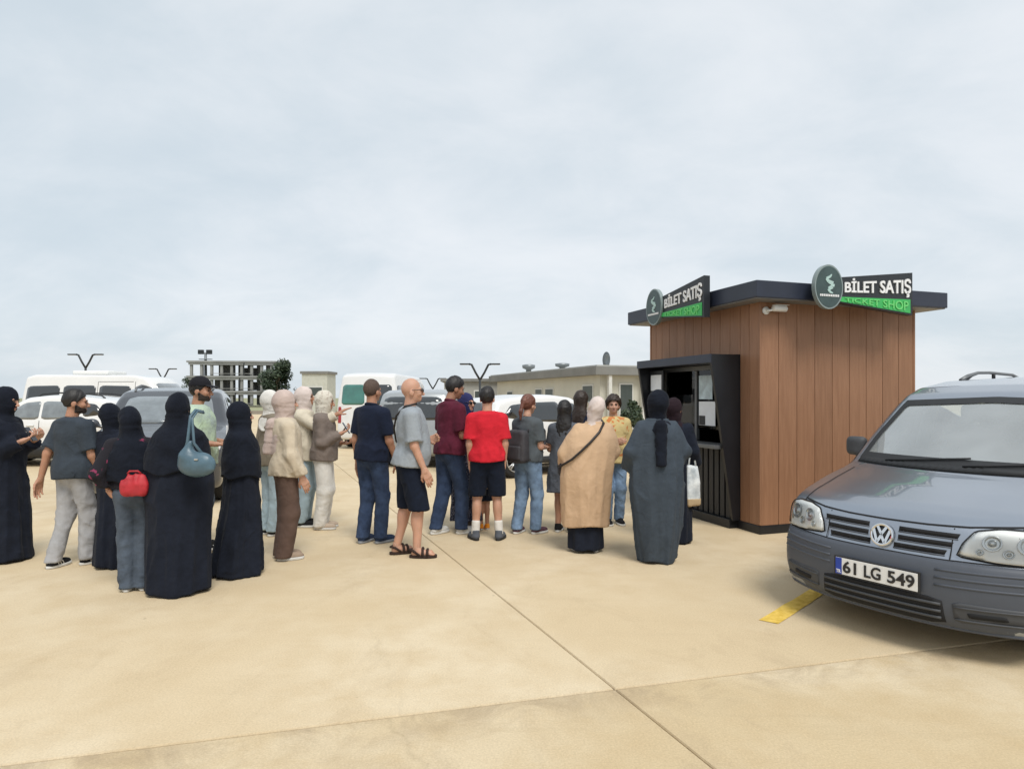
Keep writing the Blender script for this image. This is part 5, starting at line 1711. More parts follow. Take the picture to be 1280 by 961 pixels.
def inset(P, d):
    c = Vector((sum(p[0] for p in P) / len(P), sum(p[1] for p in P) / len(P)))
    out = []
    n = len(P)
    area = sum(P[i][0] * P[(i + 1) % n][1] - P[(i + 1) % n][0] * P[i][1] for i in range(n))
    sg = 1 if area > 0 else -1
    for i in range(n):
        a, b, c_ = Vector(P[i - 1]), Vector(P[i]), Vector(P[(i + 1) % n])
        e1, e2 = (b - a).normalized(), (c_ - b).normalized()
        n1, n2 = Vector((-e1.y, e1.x)) * sg, Vector((-e2.y, e2.x)) * sg
        m = (n1 + n2); m = m / max(.35, m.length_squared) * 2 if m.length > 1e-6 else n1
        out.append(tuple(b + m * d))
    return out


def seam(bvh, path, view, w=.006, off=.0025, step=.05):
    """dark panel gap along a path"""
    P = [Vector(p) for p in path]; Q = []
    for i in range(len(P) - 1):
        m = max(1, int((P[i + 1] - P[i]).length / step))
        Q += [P[i] + (P[i + 1] - P[i]) * k / m for k in range(m)]
    Q.append(P[-1]); V, F = [], []
    for i, q in enumerate(Q):
        t = (Q[min(i + 1, len(Q) - 1)] - Q[max(i - 1, 0)]).normalized(); nn = Vector((-t.y, t.x))
        for s in (-1, 1):
            V.append(tuple(hit(bvh, view, *(q + nn * s * w / 2), off)))
    for i in range(len(Q) - 1): F.append((2 * i, 2 * i + 1, 2 * i + 3, 2 * i + 2))
    return np.array(V), F


def rib(bvh, path, view, r=.008, off=.0, step=.05):
    P = [Vector(p) for p in path]; Q = []
    for i in range(len(P) - 1):
        m = max(1, int((P[i + 1] - P[i]).length / step))
        Q += [P[i] + (P[i + 1] - P[i]) * k / m for k in range(m)]
    Q.append(P[-1])
    return tube([hit(bvh, view, q.x, q.y, off) for q in Q], r, 8)


def wheel(parent, x, y, r, w, spokes=5, rim=None):
    s = 1 if x > 0 else -1
    t = obj('wheel', lathe([(r * .60, -w * .42), (r * .90, -w * .5), (r * .97, -w * .40), (r, -w * .25), (r, w * .25), (r * .97, w * .40), (r * .90, w * .5), (r * .64, w * .47), (r * .60, w * .40)], 40, 'x'), M_TYRE, parent, True)
    t.location = (x, y, r)
    A = Acc()
    A.add(*lathe([(r * .665, s * w * .40), (r * .66, s * w * .48), (r * .63, s * w * .47), (r * .60, s * w * .2), (r * .10, s * w * .12), (.0, s * w * .12)], 40, 'x'))
    A.build('rim_barrel', M_PLAS, t, True)
    A = Acc()
    A.add(*lathe([(r * .67, s * w * .44), (r * .665, s * w * .495), (r * .62, s * w * .49), (r * .60, s * w * .40)], 40, 'x'))
    A.add(*lathe([(r * .17, s * w * .25), (r * .17, s * w * .46), (r * .12, s * w * .49), (0, s * w * .49)], 20, 'x'))
    for k in range(spokes):
        a = 2 * PI * k / spokes + .3
        for da in (-.13, .13):
            ca, sa = math.cos(a + da * .4), math.sin(a + da * .4); cb, sb = math.cos(a + da), math.sin(a + da)
            A.add(*tube([(s * w * .44, ca * r * .10, sa * r * .10), (s * w * .46, cb * r * .40, sb * r * .40), (s * w * .44, cb * r * .63, sb * r * .63)], [r * .06, r * .052, r * .06], 6))
    A.build('rim', rim or M_RIMS, t, True)
    return t


def mirror_half(P): return [(-a, b) for a, b in reversed(P)]


def vehicle(name, label, cat, sh, loc, rz, pnt, h=.034, screen=None, sides=(), rear=None, lights=(), tails=(), grille=None, intake=None, clad=None, seams=(),
            win=None, plate=None, rails=None, mirrors=None, group='vehicles parked behind the queue', spokes=5, handles=(), screen_m=None, rim=None, ww=.21, screen_view='front'):
    root = empty(name, loc, R(rz), label, cat, group)
    lo, hi = sh.box()
    V, F = surf(lambda x, y, z: sh.arches(sh.solid(x, y, z), x, y, z), lo, hi, h)
    body = obj('body', (V, F), pnt, root, True)
    Vs, Fs = surf(sh.solid, lo, hi, h)
    bvh = BVHTree.FromPolygons([tuple(v) for v in Vs], [tuple(int(i) for i in f) for f in Fs])
    obj('underbody', box((0, (sh.L0 + sh.L1) / 2, .27), (1.1, (sh.L1 - sh.L0) - .5, .2)), M_PLAS, root)
    if screen:
        obj('windscreen', decal(bvh, soften(screen, 2), 'front', .004, .12), screen_m or M_TINTL, root, True)
    if rear:
        for P, m in (rear if isinstance(rear[0][0], list) else [(rear, M_TINT)]):
            obj('rear_window', decal(bvh, soften(P, 2), 'rear', .004, .12), m, root, True)
    for k, q in enumerate(sides):
        P, m = (q if isinstance(q, tuple) else (q, None))
        for v in ('left', 'right'):
            obj('side_window', decal(bvh, soften(P, 2), v, .004, .12), m or M_TINT, root, True)
    for P in lights:
        for PP in (P, mirror_half(P)):
            o = obj('headlight', decal(bvh, soften(PP, 2), 'front', .006, .05), M_LENSB, root, True)
            c = (sum(p[0] for p in PP) / len(PP), sum(p[1] for p in PP) / len(PP)); q = hit(bvh, 'front', c[0], c[1], .010)
            obj('bulb', ball(tuple(q), (.045, .02, .045)), M_LENSC, o, True)
    for P in tails:
        for PP in (P, mirror_half(P)): obj('tail_light', decal(bvh, soften(PP, 2), 'rear', .006, .05), M_REDL, root, True)
    if grille:
        gq = obj('grille', decal(bvh, grille, 'front', .004, .06), M_PLAS, root, True)
        x0, x1 = min(p[0] for p in grille), max(p[0] for p in grille); z0, z1 = min(p[1] for p in grille), max(p[1] for p in grille)
        for k in range(1, 3):
            z = z0 + (z1 - z0) * k / 3
            obj('grille_bar', rib(bvh, [(x0 * .93, z), (x1 * .93, z)], 'front', .012, .006), M_CHROME, gq, True)
    if intake: obj('air_intake', decal(bvh, intake, 'front', .004, .06), M_PLAS, root, True)
    if clad:
        for v in ('left', 'right'):
            for P in clad: obj('lower_cladding', decal(bvh, P, v, .010, .10), M_PLAS, root, True)
    for v in ('left', 'right'):
        for P in seams: obj('door_gap', seam(bvh, P, v, .012, .005), M_SEAM, body)
    for v in ('left', 'right'):
        for (y, z) in handles:
            q = hit(bvh, v, y, z, .015); obj('door_handle', box(tuple(q), (.03, .17, .03), .008), pnt, root, True)
    for ya in sh.axles:
        for s in (-1, 1): wheel(root, s * (sh.Wh - .115), ya, sh.wr, ww, spokes, rim)
    if plate is not None:
        for v, zz in (('front', plate), ('rear', plate + .25)):
            q = hit(bvh, v, 0, zz, .012); obj('licence_plate', box(tuple(q), (.52, .015, .11), .003), M_WHITE, root)
    if mirrors:
        y, z = mirrors
        for s, v in ((-1, 'right'), (1, 'left')):
            q = hit(bvh, v, y, z, .0)
            f = lambda x, yy, zz, q=q, s=s: smin(ell((x, yy, zz), (q.x + s * .16, q.y, q.z + .06), (.10, .06, .075)), rcone((x, yy, zz), (q.x, q.y, q.z), (q.x + s * .1, q.y, q.z + .03), .03, .025), .03)
            obj('wing_mirror', surf(f, (min(q.x, q.x + s * .3) - .02, q.y - .1, q.z - .08), (max(q.x, q.x + s * .3) + .02, q.y + .1, q.z + .18), .018, 1), pnt, root, True)
    if rails:
        y0, y1, xx = rails
        for s in (-1, 1):
            pts = [hit(bvh, 'top', s * xx, y0, .0)] + [hit(bvh, 'top', s * xx, y0 + (y1 - y0) * t, .05) for t in (.06, .3, .5, .7, .94)] + [hit(bvh, 'top', s * xx, y1, .0)]
            obj('roof_rail', tube(pts, .018, 8), M_PLAS if rails and pnt is P_WHITE else M_GREYM, root, True)
    return root, bvh


SUV = [(-2.05, .22), (-2.16, .32), (-2.19, .55), (-2.17, .78), (-2.06, .92), (-1.6, 1.02), (-1.12, 1.09), (-.98, 1.14), (-.42, 1.51), (-.22, 1.60), (.3, 1.655), (.9, 1.645), (1.5, 1.58), (1.75, 1.52), (2.02, 1.12), (2.12, .98), (2.17, .62), (2.14, .34), (2.0, .24)]
SUV_SIDE = [[(-.72, 1.10), (-.22, 1.46), (.14, 1.50), (.14, 1.08)], [(.20, 1.08), (.20, 1.50), (.95, 1.48), (1.08, 1.12)], [(1.16, 1.14), (1.04, 1.47), (1.40, 1.43), (1.62, 1.20)]]
SUV_SEAM = [[(-.95, .95), (-.80, .42), (-.75, .36), (.10, .36), (.17, .5), (.17, 1.06)], [(.17, .40), (.9, .38), (1.05, .62), (1.14, 1.10)], [(-1.0, 1.0), (-.95, .95)]]
sh_suv = lambda: Shape(SUV, .90, 1.02, .30, (-1.33, 1.32), .345)
LIGHT_SUV = [(.44, .74), (.50, .83), (.80, .88), (.85, .80), (.78, .70)]

# grey car facing the camera behind the left group
v, b = vehicle('parked_car', 'grey car with roof rails facing the camera behind the veiled women', 'car', Shape([(y, z * 1.06) for y, z in SUV], .91, 1.08, .30, (-1.33, 1.32), .345), (-5.77, 11.1, 0), 20, P_GREY2,
        screen=[(-.70, 1.18), (.70, 1.18), (.60, 1.60), (-.60, 1.60)], sides=[[(y, z * 1.06) for y, z in P] for P in SUV_SIDE], rear=[(-.6, 1.22), (.6, 1.22), (.52, 1.55), (-.52, 1.55)],
        lights=[[(.46, .80), (.50, .88), (.82, .93), (.85, .84), (.80, .76)]], grille=[(-.42, .70), (.42, .70), (.44, .86), (-.44, .86)], intake=[(-.6, .34), (.6, .34), (.55, .50), (-.55, .50)],
        seams=[[(y, z * 1.06) for y, z in P] for P in SUV_SEAM], plate=.58, rails=(-.2, 1.5, .56), mirrors=(-.72, 1.12), handles=((-.02, 1.0), (.95, 1.0)), tails=[[(.6, 1.0), (.82, 1.02), (.8, 1.2), (.66, 1.2)]])
# white crossover side-on at far left
vehicle('parked_car', 'white crossover with black lower cladding behind the man in slate tee', 'car', sh_suv(), (-10.9, 15.6, 0), -90, P_WHITE, screen=[(-.70, 1.13), (.70, 1.13), (.58, 1.52), (-.58, 1.52)],
        sides=[(SUV_SIDE[0], M_TINTL), (SUV_SIDE[1], M_TINTL), (SUV_SIDE[2], M_TINT)], rear=[(-.6, 1.15), (.6, 1.15), (.52, 1.48), (-.52, 1.48)], lights=[LIGHT_SUV], grille=[(-.42, .62), (.42, .62), (.44, .80), (-.44, .80)],
        clad=[[(-.93, .24), (.92, .24), (.92, .48), (-.93, .48)], [(1.75, .26), (2.1, .30), (2.1, .55), (1.75, .50)], [(-2.1, .3), (-1.78, .26), (-1.78, .50), (-2.1, .55)]], seams=SUV_SEAM, plate=.55, rails=(-.1, 1.45, .54), mirrors=(-.70, 1.06),
        handles=((-.02, .95), (.95, .95)), tails=[[(.55, .95), (.82, .97), (.8, 1.12), (.6, 1.12)]])
# white car seen from behind the red-shirted man
vehicle('parked_car', 'white car with alloy wheels behind the woman with auburn hair', 'car', sh_suv(), (.66, 14.2, 0), 125, P_WHITE, screen=[(-.70, 1.13), (.70, 1.13), (.58, 1.52), (-.58, 1.52)], sides=[(P, M_TINT) for P in SUV_SIDE],
        rear=[(-.6, 1.15), (.6, 1.15), (.52, 1.48), (-.52, 1.48)], lights=[LIGHT_SUV], grille=[(-.42, .62), (.42, .62), (.44, .80), (-.44, .80)], clad=[[(-.93, .24), (.92, .24), (.92, .40), (-.93, .40)]], seams=SUV_SEAM, plate=.55, mirrors=(-.70, 1.06),
        handles=((-.02, .95), (.95, .95)), tails=[[(.5, .92), (.82, .95), (.8, 1.12), (.55, 1.08)]], spokes=6)
# silver people carrier with its back to us
VAN2 = [(-2.1, .25), (-2.18, .4), (-2.17, .75), (-2.0, .95), (-1.3, 1.1), (-1.15, 1.16), (-.5, 1.62), (-.25, 1.72), (.4, 1.79), (1.6, 1.77), (1.95, 1.70), (2.08, 1.5), (2.14, 1.0), (2.18, .6), (2.15, .32), (2.0, .25)]
vehicle('parked_van', 'silver people carrier with dark rear window behind the bald man', 'van', Shape(VAN2, .90, 1.05, .20, (-1.35, 1.35), .33), (-1.95, 16.6, 0), 172, P_SILV, screen=[(-.7, 1.2), (.7, 1.2), (.6, 1.64), (-.6, 1.64)],
        sides=[[(-.8, 1.14), (-.3, 1.52), (.2, 1.6), (.2, 1.12)], [(.28, 1.12), (.28, 1.6), (1.1, 1.6), (1.1, 1.12)], [(1.18, 1.12), (1.18, 1.58), (1.8, 1.52), (1.85, 1.14)]], rear=[(-.72, 1.08), (.72, 1.08), (.66, 1.60), (-.66, 1.60)],
        lights=[LIGHT_SUV], tails=[[(.74, .8), (.86, .8), (.82, 1.4), (.73, 1.4)]], plate=.55, seams=[[(-.95, .95), (-.80, .42), (-.75, .36), (.14, .36), (.24, .5), (.24, 1.1)]], mirrors=(-.8, 1.1))
# two white minibuses
BUS = [(-2.75, .27), (-2.90, .42), (-2.94, .70), (-2.90, .98), (-2.72, 1.16), (-2.25, 1.36), (-2.08, 1.45), (-1.58, 2.10), (-1.38, 2.26), (-.9, 2.34), (2.5, 2.36), (2.80, 2.28), (2.90, 1.6), (2.94, .6), (2.90, .32), (2.7, .27)]
BUS_SIDE = [[(-1.95, 1.42), (-1.55, 1.92), (-1.05, 1.95), (-1.05, 1.38)], [(-.85, 1.34), (-.85, 1.96), (.2, 1.98), (.2, 1.34)], [(.32, 1.34), (.32, 1.98), (1.4, 1.98), (1.4, 1.34)], [(1.52, 1.34), (1.52, 1.98), (2.62, 1.96), (2.66, 1.34)]]
BUS_SEAM = [[(-1.9, 1.3), (-1.75, .5), (-.98, .5), (-.98, 2.1)], [(-.92, .5), (.26, .5), (.26, 2.1), (-.92, 2.1)]]
for lab, loc, rz, tint in (('white minibus with dark windows behind the white crossover', (-13.2, 22.0, 0), 88, [M_TINT] * 4),
                           ('white minibus seen from behind with green tinted rear window', (-4.25, 22.7, 0), 176, [M_TINT] * 4)):
    vehicle('minibus', lab, 'minibus', Shape(BUS, .98, 1.35, .16, (-1.95, 1.75), .35, cf=.25), loc, rz, P_WHITE, h=.042, screen=[(-.80, 1.52), (.80, 1.52), (.70, 2.06), (-.70, 2.06)], sides=list(zip(BUS_SIDE, tint)),
            rear=[([(.06, 1.36), (.80, 1.36), (.76, 1.98), (.06, 1.98)], M_TINTG), ([(-.80, 1.36), (-.06, 1.36), (-.06, 1.98), (-.76, 1.98)], M_TINT)], lights=[[(.52, .80), (.56, 1.0), (.82, 1.05), (.86, .86)]], grille=[(-.45, .78), (.45, .78), (.45, .98), (-.45, .98)], seams=BUS_SEAM, plate=.5, mirrors=(-1.95, 1.45),
            tails=[[(.80, .8), (.92, .8), (.90, 1.3), (.80, 1.3)]], clad=[[(-1.5, .30), (1.3, .30), (1.3, .46), (-1.5, .46)]])
# roof air unit on the far minibus
ru = bpy.data.objects['minibus']
obj('roof_unit', box((0, .8, 2.41), (1.0, 1.2, .14), .04), M_WHITE, ru, True)

# ------------------------------------------------------------------ the dark grey van in the foreground
CAD = [(-2.10, .175), (-2.175, .20), (-2.205, .27), (-2.215, .40), (-2.205, .53), (-2.185, .585), (-2.150, .610), (-2.140, .66), (-2.115, .76), (-2.085, .805), (-2.02, .845), (-1.9, .890), (-1.6, .965), (-1.28, 1.03), (-1.14, 1.065), (-.80, 1.305), (-.42, 1.565), (-.31, 1.630),
       (-.12, 1.69), (.35, 1.755), (1.0, 1.785), (1.7, 1.77), (2.0, 1.735), (2.11, 1.66), (2.17, 1.2), (2.20, .9), (2.21, .5), (2.17, .25), (2.0, .2), (-1.9, .165)]
S_ = Shape(CAD, .885, 1.02, .235, (-1.32, 1.36), .315, cf=.30, cr=.10, k=.055, blur=2)
van = empty('parked_van', (4.215, 5.40, 0), R(-57), 'dark grey van with roof rails parked at right with licence plate 61 LG 549', 'van')
lo, hi = S_.box()
HH = .021
WS = [(-.785, 1.085), (.785, 1.085), (.765, 1.25), (.690, 1.545), (0, 1.575), (-.690, 1.545), (-.765, 1.25)]
WSI = inset(WS, .022)
SIDEW = [[(-.86, 1.09), (-.30, 1.475), (.16, 1.53), (.16, 1.06)], [(.27, 1.06), (.27, 1.535), (1.12, 1.55), (1.12, 1.06)], [(1.24, 1.07), (1.24, 1.55), (1.90, 1.53), (1.96, 1.09)]]
RW = [(-.62, 1.10), (.62, 1.10), (.56, 1.55), (-.56, 1.55)]
RWI = inset(RW, .04)


def van_shell(x, y, z):
    d1, d2 = S_.pieces(x, y, z)
    d = S_.arches(smax(d1, d2, S_.k), x, y, z)
    cab = np.maximum(np.maximum(d1 + .055, d2 + .06), np.maximum(.80 - z, -1.02 - y - .5 * (z - 1.05)))
    d = np.maximum(d, -cab)
    ws = np.maximum(poly_sdf(x, z, WSI), y + .15)
    d = np.maximum(d, -np.maximum(ws, -1.30 - y))
    rw = np.maximum(poly_sdf(x, z, RWI), 1.7 - y)
    d = np.maximum(d, -rw)
    for P in SIDEW: d = np.maximum(d, -np.maximum(poly_sdf(y, z, inset(P, .035)), .45 - np.abs(x)))
    return d


Vb, Fb = surf(van_shell, lo, hi, HH)
vbody = obj('body', (Vb, Fb), P_GREY, van, True)
Vs, Fs = surf(S_.solid, lo, hi, HH)
bv = BVHTree.FromPolygons([tuple(v) for v in Vs], [tuple(int(i) for i in f) for f in Fs])
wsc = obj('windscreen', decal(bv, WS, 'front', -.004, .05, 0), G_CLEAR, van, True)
obj('screen_border', ring(bv, inset(WS, -.012), inset(WS, .036), 'front', .003), M_PLAS, wsc, True)
for v_ in ('left', 'right'):
    for P in SIDEW:
        o = obj('side_window', decal(bv, P, v_, -.004, .08, 0), glass('side_glass', (.72, .78, .78)), van, True)
        obj('window_rubber', ring(bv, inset(P, -.014), inset(P, .045), v_, .003, 60), M_PLAS, o, True)
rwo = obj('rear_window', decal(bv, RW, 'rear', -.004, .08, 0), glass('side_glass', (.72, .78, .78)), van, True)
obj('window_rubber', ring(bv, inset(RW, -.012), inset(RW, .030), 'rear', .003, 60), M_PLAS, rwo, True)
# cowl panel at the foot of the windscreen, wipers
obj('cowl', decal(bv, [(-.79, 1.040), (.79, 1.040), (.785, 1.082), (-.785, 1.082)], 'front', .006, .05), M_PLAS, van, True)
for x0, x1 in ((-.52, .08), (.06, .62)):
    pts = [hit(bv, 'front', x0 + (x1 - x0) * t, 1.070 + .055 * t, .016) for t in (0, .25, .5, .75, 1)]
    obj('wiper', tube(pts, .008, 6), M_PLAS, van, True)
# bonnet shut lines
obj('bonnet_gap', seam(bv, [(-.70, .818), (-.55, .806), (-.46, .797), (-.25, .789), (0, .786), (.25, .789), (.46, .797), (.55, .806), (.70, .818)], 'front', .009, .003), M_SEAM, vbody)
for s in (-1, 1):
    obj('bonnet_gap', seam(bv, [(s * .685, -1.955), (s * .70, -1.80), (s * .715, -1.5), (s * .735, -1.15)], 'top', .010, .003), M_SEAM, vbody)
    obj('bonnet_gap', seam(bv, [(s * .39, .785), (s * .39, .60)], 'front', .006, .002), M_SEAM, vbody)
for v_ in ('left', 'right'):
    for P in ([(-.98, 1.02), (-.92, .60), (-.86, .34), (.12, .32), (.21, .42), (.21, 1.62)], [(.21, .36), (.98, .34), (1.14, .70), (1.18, 1.62)], [(-.98, 1.02), (-.36, 1.52), (.0, 1.62), (.21, 1.62)]): obj('door_gap', seam(bv, P, v_, .008, .003), M_SEAM, vbody)
for v_ in ('left', 'right'):
    for y_ in (.06, 1.02): obj('door_handle', box(tuple(hit(bv, v_, y_, .93, .018)), (.03, .18, .035), .010), P_GREY, van, True)
    obj('side_moulding', decal(bv, [(-.84, .52), (.98, .52), (1.0, .60), (-.86, .60)], v_, .012, .1), M_PLASG, van, True)
# grille: three slots either side of the emblem, set in a dark recess
for k, z in enumerate((.742, .690, .640)):
    wd = .425 - .028 * k
    for s in (-1, 1):
        x0 = .095 if k != 2 else .075
        P = [(s * x0, z - .015), (s * (wd - .010), z - .015), (s * wd, z + .013), (s * x0, z + .013)]
        o = obj('grille_slot', decal(bv, P, 'front', .003, .05, .008), M_SEAM, van, True)
        obj('slot_bar', rib(bv, [(s * x0, z - .020), (s * (wd - .008), z - .020)], 'front', .0045, .003), M_BUMP, o, True)
# round emblem: ring, V over W
em = empty('emblem', (0, 0, 0)); em.parent = van
c = hit(bv, 'front', 0, .686, .010)
tl = R(-12)
A = Acc()
A.add(*lathe([(.058, .004), (.058, -.010), (.066, -.014), (.073, -.010), (.075, .004)], 40, 'y'))
def bar(p0, p1, w=.0085):
    (x0, z0), (x1, z1) = p0, p1
    L = math.hypot(x1 - x0, z1 - z0); nx, nz = -(z1 - z0) / L * w, (x1 - x0) / L * w
    A.add(*prism([(x0 + nx, z0 + nz), (x0 - nx, z0 - nz), (x1 - nx, z1 - nz), (x1 + nx, z1 + nz)], -.011, .0, 'y'))
for s in (-1, 1):
    bar((s * .030, .054), (s * .0, .004))
    bar((s * .052, .032), (s * .024, -.052)); bar((s * .024, -.052), (s * .0, -.006))
def emx(V):
    ca, sa = math.cos(tl), math.sin(tl)
    Y, Z = V[:, 1] * ca - V[:, 2] * sa, V[:, 1] * sa + V[:, 2] * ca
    return np.stack([V[:, 0] + c.x, Y + c.y, Z + c.z], 1)
bpy.data.objects.remove(em, do_unlink=True)
em = A.build('emblem', M_CHROME, van, False, emx)
obj('emblem_ground', lathe([(0, -.001), (.060, -.001), (.060, .006)], 32, 'y'), M_PLAS, em, True, emx)
# headlights: bowl on the skin, reflectors, clear cover
HLP = [(.425, .632), (.445, .70), (.495, .776), (.60, .797), (.74, .796), (.80, .782), (.836, .730), (.830, .650), (.80, .612), (.62, .614)]
for s in (-1, 1):
    P = [(s * a, b_) for a, b_ in HLP]
    P = P if s > 0 else P[::-1]
    hl = obj('headlight', decal(bv, soften(P, 1), 'front', .003, .03), M_LENSB, van, True)
    obj('lamp_edge', ring(bv, inset(soften(P, 1), -.010), inset(soften(P, 1), .001), 'front', .0025), M_SEAM, hl, False)
    for x_, z_, r_, nm in ((.575, .722, .046, 'reflector'), (.735, .722, .056, 'reflector'), (.650, .668, .026, 'side_lamp'), (.525, .664, .020, 'side_lamp')):
        q = hit(bv, 'front', s * x_, z_, .006)
        q2 = hit(bv, 'front', s * (x_ + .02), z_, .006)
        sl = (q2.y - q.y) / (q2.x - q.x)
        V_, F_ = lathe([(r_, -.006), (r_ * .92, -.009), (r_ * .75, -.001), (r_ * .45, .004), (r_ * .40, -.006), (0, -.009)], 24, 'y')
        V_[:, 1] += V_[:, 0] * sl * .9 + V_[:, 2] * .25
        obj(nm, (V_ + np.array(tuple(q)), F_), M_LENSC, hl, True)
    q = hit(bv, 'front', s * .795, .70, .008)
    obj('indicator', decal(bv, soften([(s * .775, .65), (s * .805, .65), (s * .81, .77), (s * .785, .77)], 1), 'front', .005, .03), mat('pale_amber', (.62, .52, .38), rough=.3), hl, True)
    obj('lens', decal(bv, soften(P, 1), 'front', .019, .03, .018), G_LENS, hl, True)
# bumper: intakes with bars, ribs, number plate
bmp = [(-.86, .26), (-.80, .205), (-.5, .19), (.5, .19), (.80, .205), (.86, .26), (.868, .40), (.862, .56), (.83, .597), (.42, .594), (-.42, .594), (-.83, .597), (-.862, .56), (-.868, .40)]
obj('bumper', decal(bv, bmp, 'front', .0025, .04, .006), M_BUMP, van, True)
it = obj('air_intake', decal(bv, soften([(-.385, .215), (.385, .215), (.37, .375), (-.37, .375)], 1), 'front', .006, .04), M_SEAM, van, True)
for z in (.255, .295, .338): obj('intake_bar', rib(bv, [(-.365, z), (.365, z)], 'front', .009, .009), M_PLASG, it, True)
for s in (-1, 1):
    o = obj('side_intake', decal(bv, soften([(s * .43, .245), (s * .75, .265), (s * .76, .365), (s * .42, .365)], 1), 'front', .006, .04), M_PLASG, van, True)
    obj('intake_opening', decal(bv, soften([(s * .50, .283), (s * .67, .290), (s * .66, .318), (s * .49, .312)], 1), 'front', .009, .03), M_SEAM, o, True)
    for z in (.262, .335): obj('intake_bar', rib(bv, [(s * .43, z), (s * .75, z + .01)], 'front', .006, .008), M_PLASG, o, True)
    for z in (.455, .500, .545):
        obj('bumper_rib', rib(bv, [(s * .33, z - .004), (s * .55, z), (s * .80, z + .006)], 'front', .0085, .0), M_BUMP, van, True)
obj('bumper_lip', rib(bv, [(-.78, .205), (-.5, .195), (0, .19), (.5, .195), (.78, .205)], 'front', .012, .0), M_BUMP, van, True)
A = Acc()
A.add(*seam(bv, [(-.82, .603), (-.42, .600), (-.38, .598), (.38, .598), (.42, .600), (.82, .603)], 'front', .006, .003))
A.build('bumper_gap', M_SEAM, vbody, False)
pq = hit(bv, 'front', 0, .448, .012)
PLX, PLZ = .262, .448
pl = obj('licence_plate', box((0, pq.y - .004, PLZ), (.545, .014, .130), .004), M_PLAS, van)
obj('plate_face', box((.0, pq.y - .0125, PLZ), (.520, .004, .110), .0015), mat('plate_white', (.78, .78, .77), rough=.4, var=.03), pl)
obj('country_band', box((-.238, pq.y - .0152, PLZ), (.042, .002, .108)), mat('plate_blue', (.012, .05, .36), rough=.4), pl)
M_INK = mat('plate_ink', (.012, .012, .014), rough=.5)
def flat(VF, x0, x1, z0, z1, y):
    V, F = VF
    mn, mx = V.min(0), V.max(0)
    return np.stack([x0 + (x1 - x0) * (V[:, 0] - mn[0]) / (mx[0] - mn[0]), y - (V[:, 2] - mn[2]), z0 + (z1 - z0) * (V[:, 1] - mn[1]) / (mx[1] - mn[1])], 1), F
for s_, x0, x1 in (('61', -.208, -.118), ('LG', -.066, .040), ('549', .082, .244)):
    obj('lettering', flat(text_vf(s_, 1, .022, .002), x0, x1, PLZ - .040, PLZ + .040, pq.y - .0152), M_INK, pl)
obj('country_letters', flat(text_vf('TR', 1, .01, .002), -.253, -.223, PLZ - .046, PLZ - .024, pq.y - .0164), M_LET, pl)
# mirrors, rails, wheels
for s, v_ in ((-1, 'right'), (1, 'left')):
    q = hit(bv, v_, -.64, 1.06, .0)
    f = lambda x, y, z, q=q, s=s: smin(smax(smax(np.abs(x - q.x - s * .125) - .090, np.abs(z - q.z - .085) - .085, .05), smax(np.abs(y - q.y) - .055, -(y - q.y) - .055 + .25 * np.abs(x - q.x - s * .125), .03), .05),
                                       rcone((x, y, z), (q.x - s * .02, q.y, q.z), (q.x + s * .1, q.y, q.z + .03), .035, .03), .03)
    mo = obj('wing_mirror', surf(f, (min(q.x, q.x + s * .3) - .03, q.y - .1, q.z - .08), (max(q.x, q.x + s * .3) + .03, q.y + .1, q.z + .22), .014, 1), M_PLASG, van, True)
    obj('mirror_glass', box((q.x + s * .125, q.y + .058, q.z + .085), (.14, .004, .125), .01), M_CHROME, mo)
for s in (-1, 1):
    xx = s * .60
    base = [hit(bv, 'top', xx, y_, 0) for y_ in (.46, .56, .80, 1.05, 1.3, 1.6, 1.8, 1.9)]
    pts = [base[0] - Vector((0, .02, .0)), base[1] + Vector((0, .02, .035))] + [q + Vector((0, 0, .062)) for q in base[2:6]] + [base[6] + Vector((0, 0, .035)), base[7]]
    rr_ = obj('roof_rail', tube(pts, [.020, .020, .015, .015, .015, .015, .020, .020], 10), M_GREYM, van, True)
    obj('rail_foot', tube([base[0] - Vector((0, .03, .012)), base[1] + Vector((0, .0, .02)), base[1] + Vector((0, .09, .046))], [.016, .024, .018], 8), M_PLAS, rr_, True)
    for y_ in (1.15,):
        b_ = hit(bv, 'top', xx, y_, 0); obj('rail_foot', tube([b_, b_ + Vector((0, 0, .06))], .017, 8), M_PLAS, rr_, True)
for ya in S_.axles:
    for s in (-1, 1): wheel(van, s * .765, ya, .315, .20, 5)
obj('underbody', box((0, .05, .25), (1.15, 3.9, .14)), M_PLAS, van)
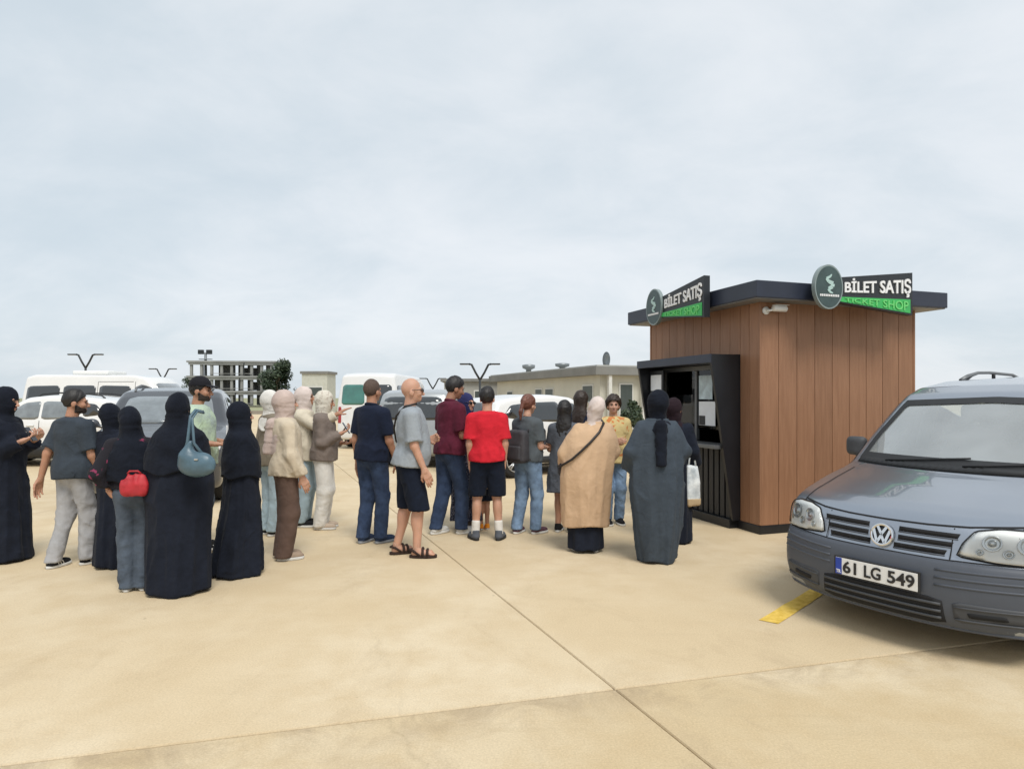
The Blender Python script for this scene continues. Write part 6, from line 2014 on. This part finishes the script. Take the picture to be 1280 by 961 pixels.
# cabin: dashboard, seats with head restraints, steering wheel, mirror, visors
M_SEAT = mat('seat_grey_cloth', (.24, .25, .26), rough=.9, var=.2, scale=20)
M_TRIM = mat('pale_cabin_trim', (.34, .34, .33), rough=.8)
M_DASH = mat('dashboard_grey', (.065, .068, .072), rough=.75)
obj('dashboard', surf(lambda x, y, z: smax(smax(np.abs(x) - .76, np.abs(y + .93) - .17, .05), np.abs(z - .93) - .11, .05), (-.8, -1.2, .75), (.8, -.7, 1.1), .03, 1), M_DASH, van, True)
def seat(x, y):
    so = obj('seat', surf(lambda X, Y, Z: smin(smax(smax(np.abs(X - x) - .25, np.abs(Y - y - .02 - .28 * (Z - .8)) - .07, .05), np.abs(Z - 1.06) - .28, .06), smax(smax(np.abs(X - x) - .26, np.abs(Y - y + .25) - .27, .06), np.abs(Z - .72) - .08, .05), .05), (x - .3, y - .58, .6), (x + .3, y + .3, 1.4), .028, 1), M_SEAT, van, True)
    obj('head_restraint', surf(lambda X, Y, Z: smax(smax(np.abs(X - x) - .13, np.abs(Y - y - .20) - .045, .04), np.abs(Z - 1.44) - .085, .05), (x - .2, y + .1, 1.32), (x + .2, y + .32, 1.56), .02, 1), M_SEAT, so, True)
for x_ in (-.36, .36): seat(x_, -.02)
for x_ in (-.40, .0, .40): seat(x_, 1.02)
V_, F_ = lathe([(.185 + .016 * math.cos(q), .016 * math.sin(q)) for q in np.linspace(0, 2 * PI, 9)], 28, 'y')
V_[:, 1] += V_[:, 2] * .45
sw_ = obj('steering_wheel', (V_ + np.array((.36, -.62, 1.05)), F_), M_PLAS, van, True)
obj('wheel_hub', ball((.36, -.64, 1.05), (.07, .03, .06)), M_PLAS, sw_, True)
obj('rear_mirror', surf(lambda x, y, z: smax(smax(np.abs(x) - .115, np.abs(y + .46) - .015, .02), np.abs(z - 1.475) - .032, .03), (-.16, -.52, 1.41), (.16, -.4, 1.54), .012, 1), M_PLASG, van, True)
for s in (-1, 1): obj('sun_visor', box((s * .36, -.30, 1.555), (.42, .16, .022), .008), M_TRIM, van)
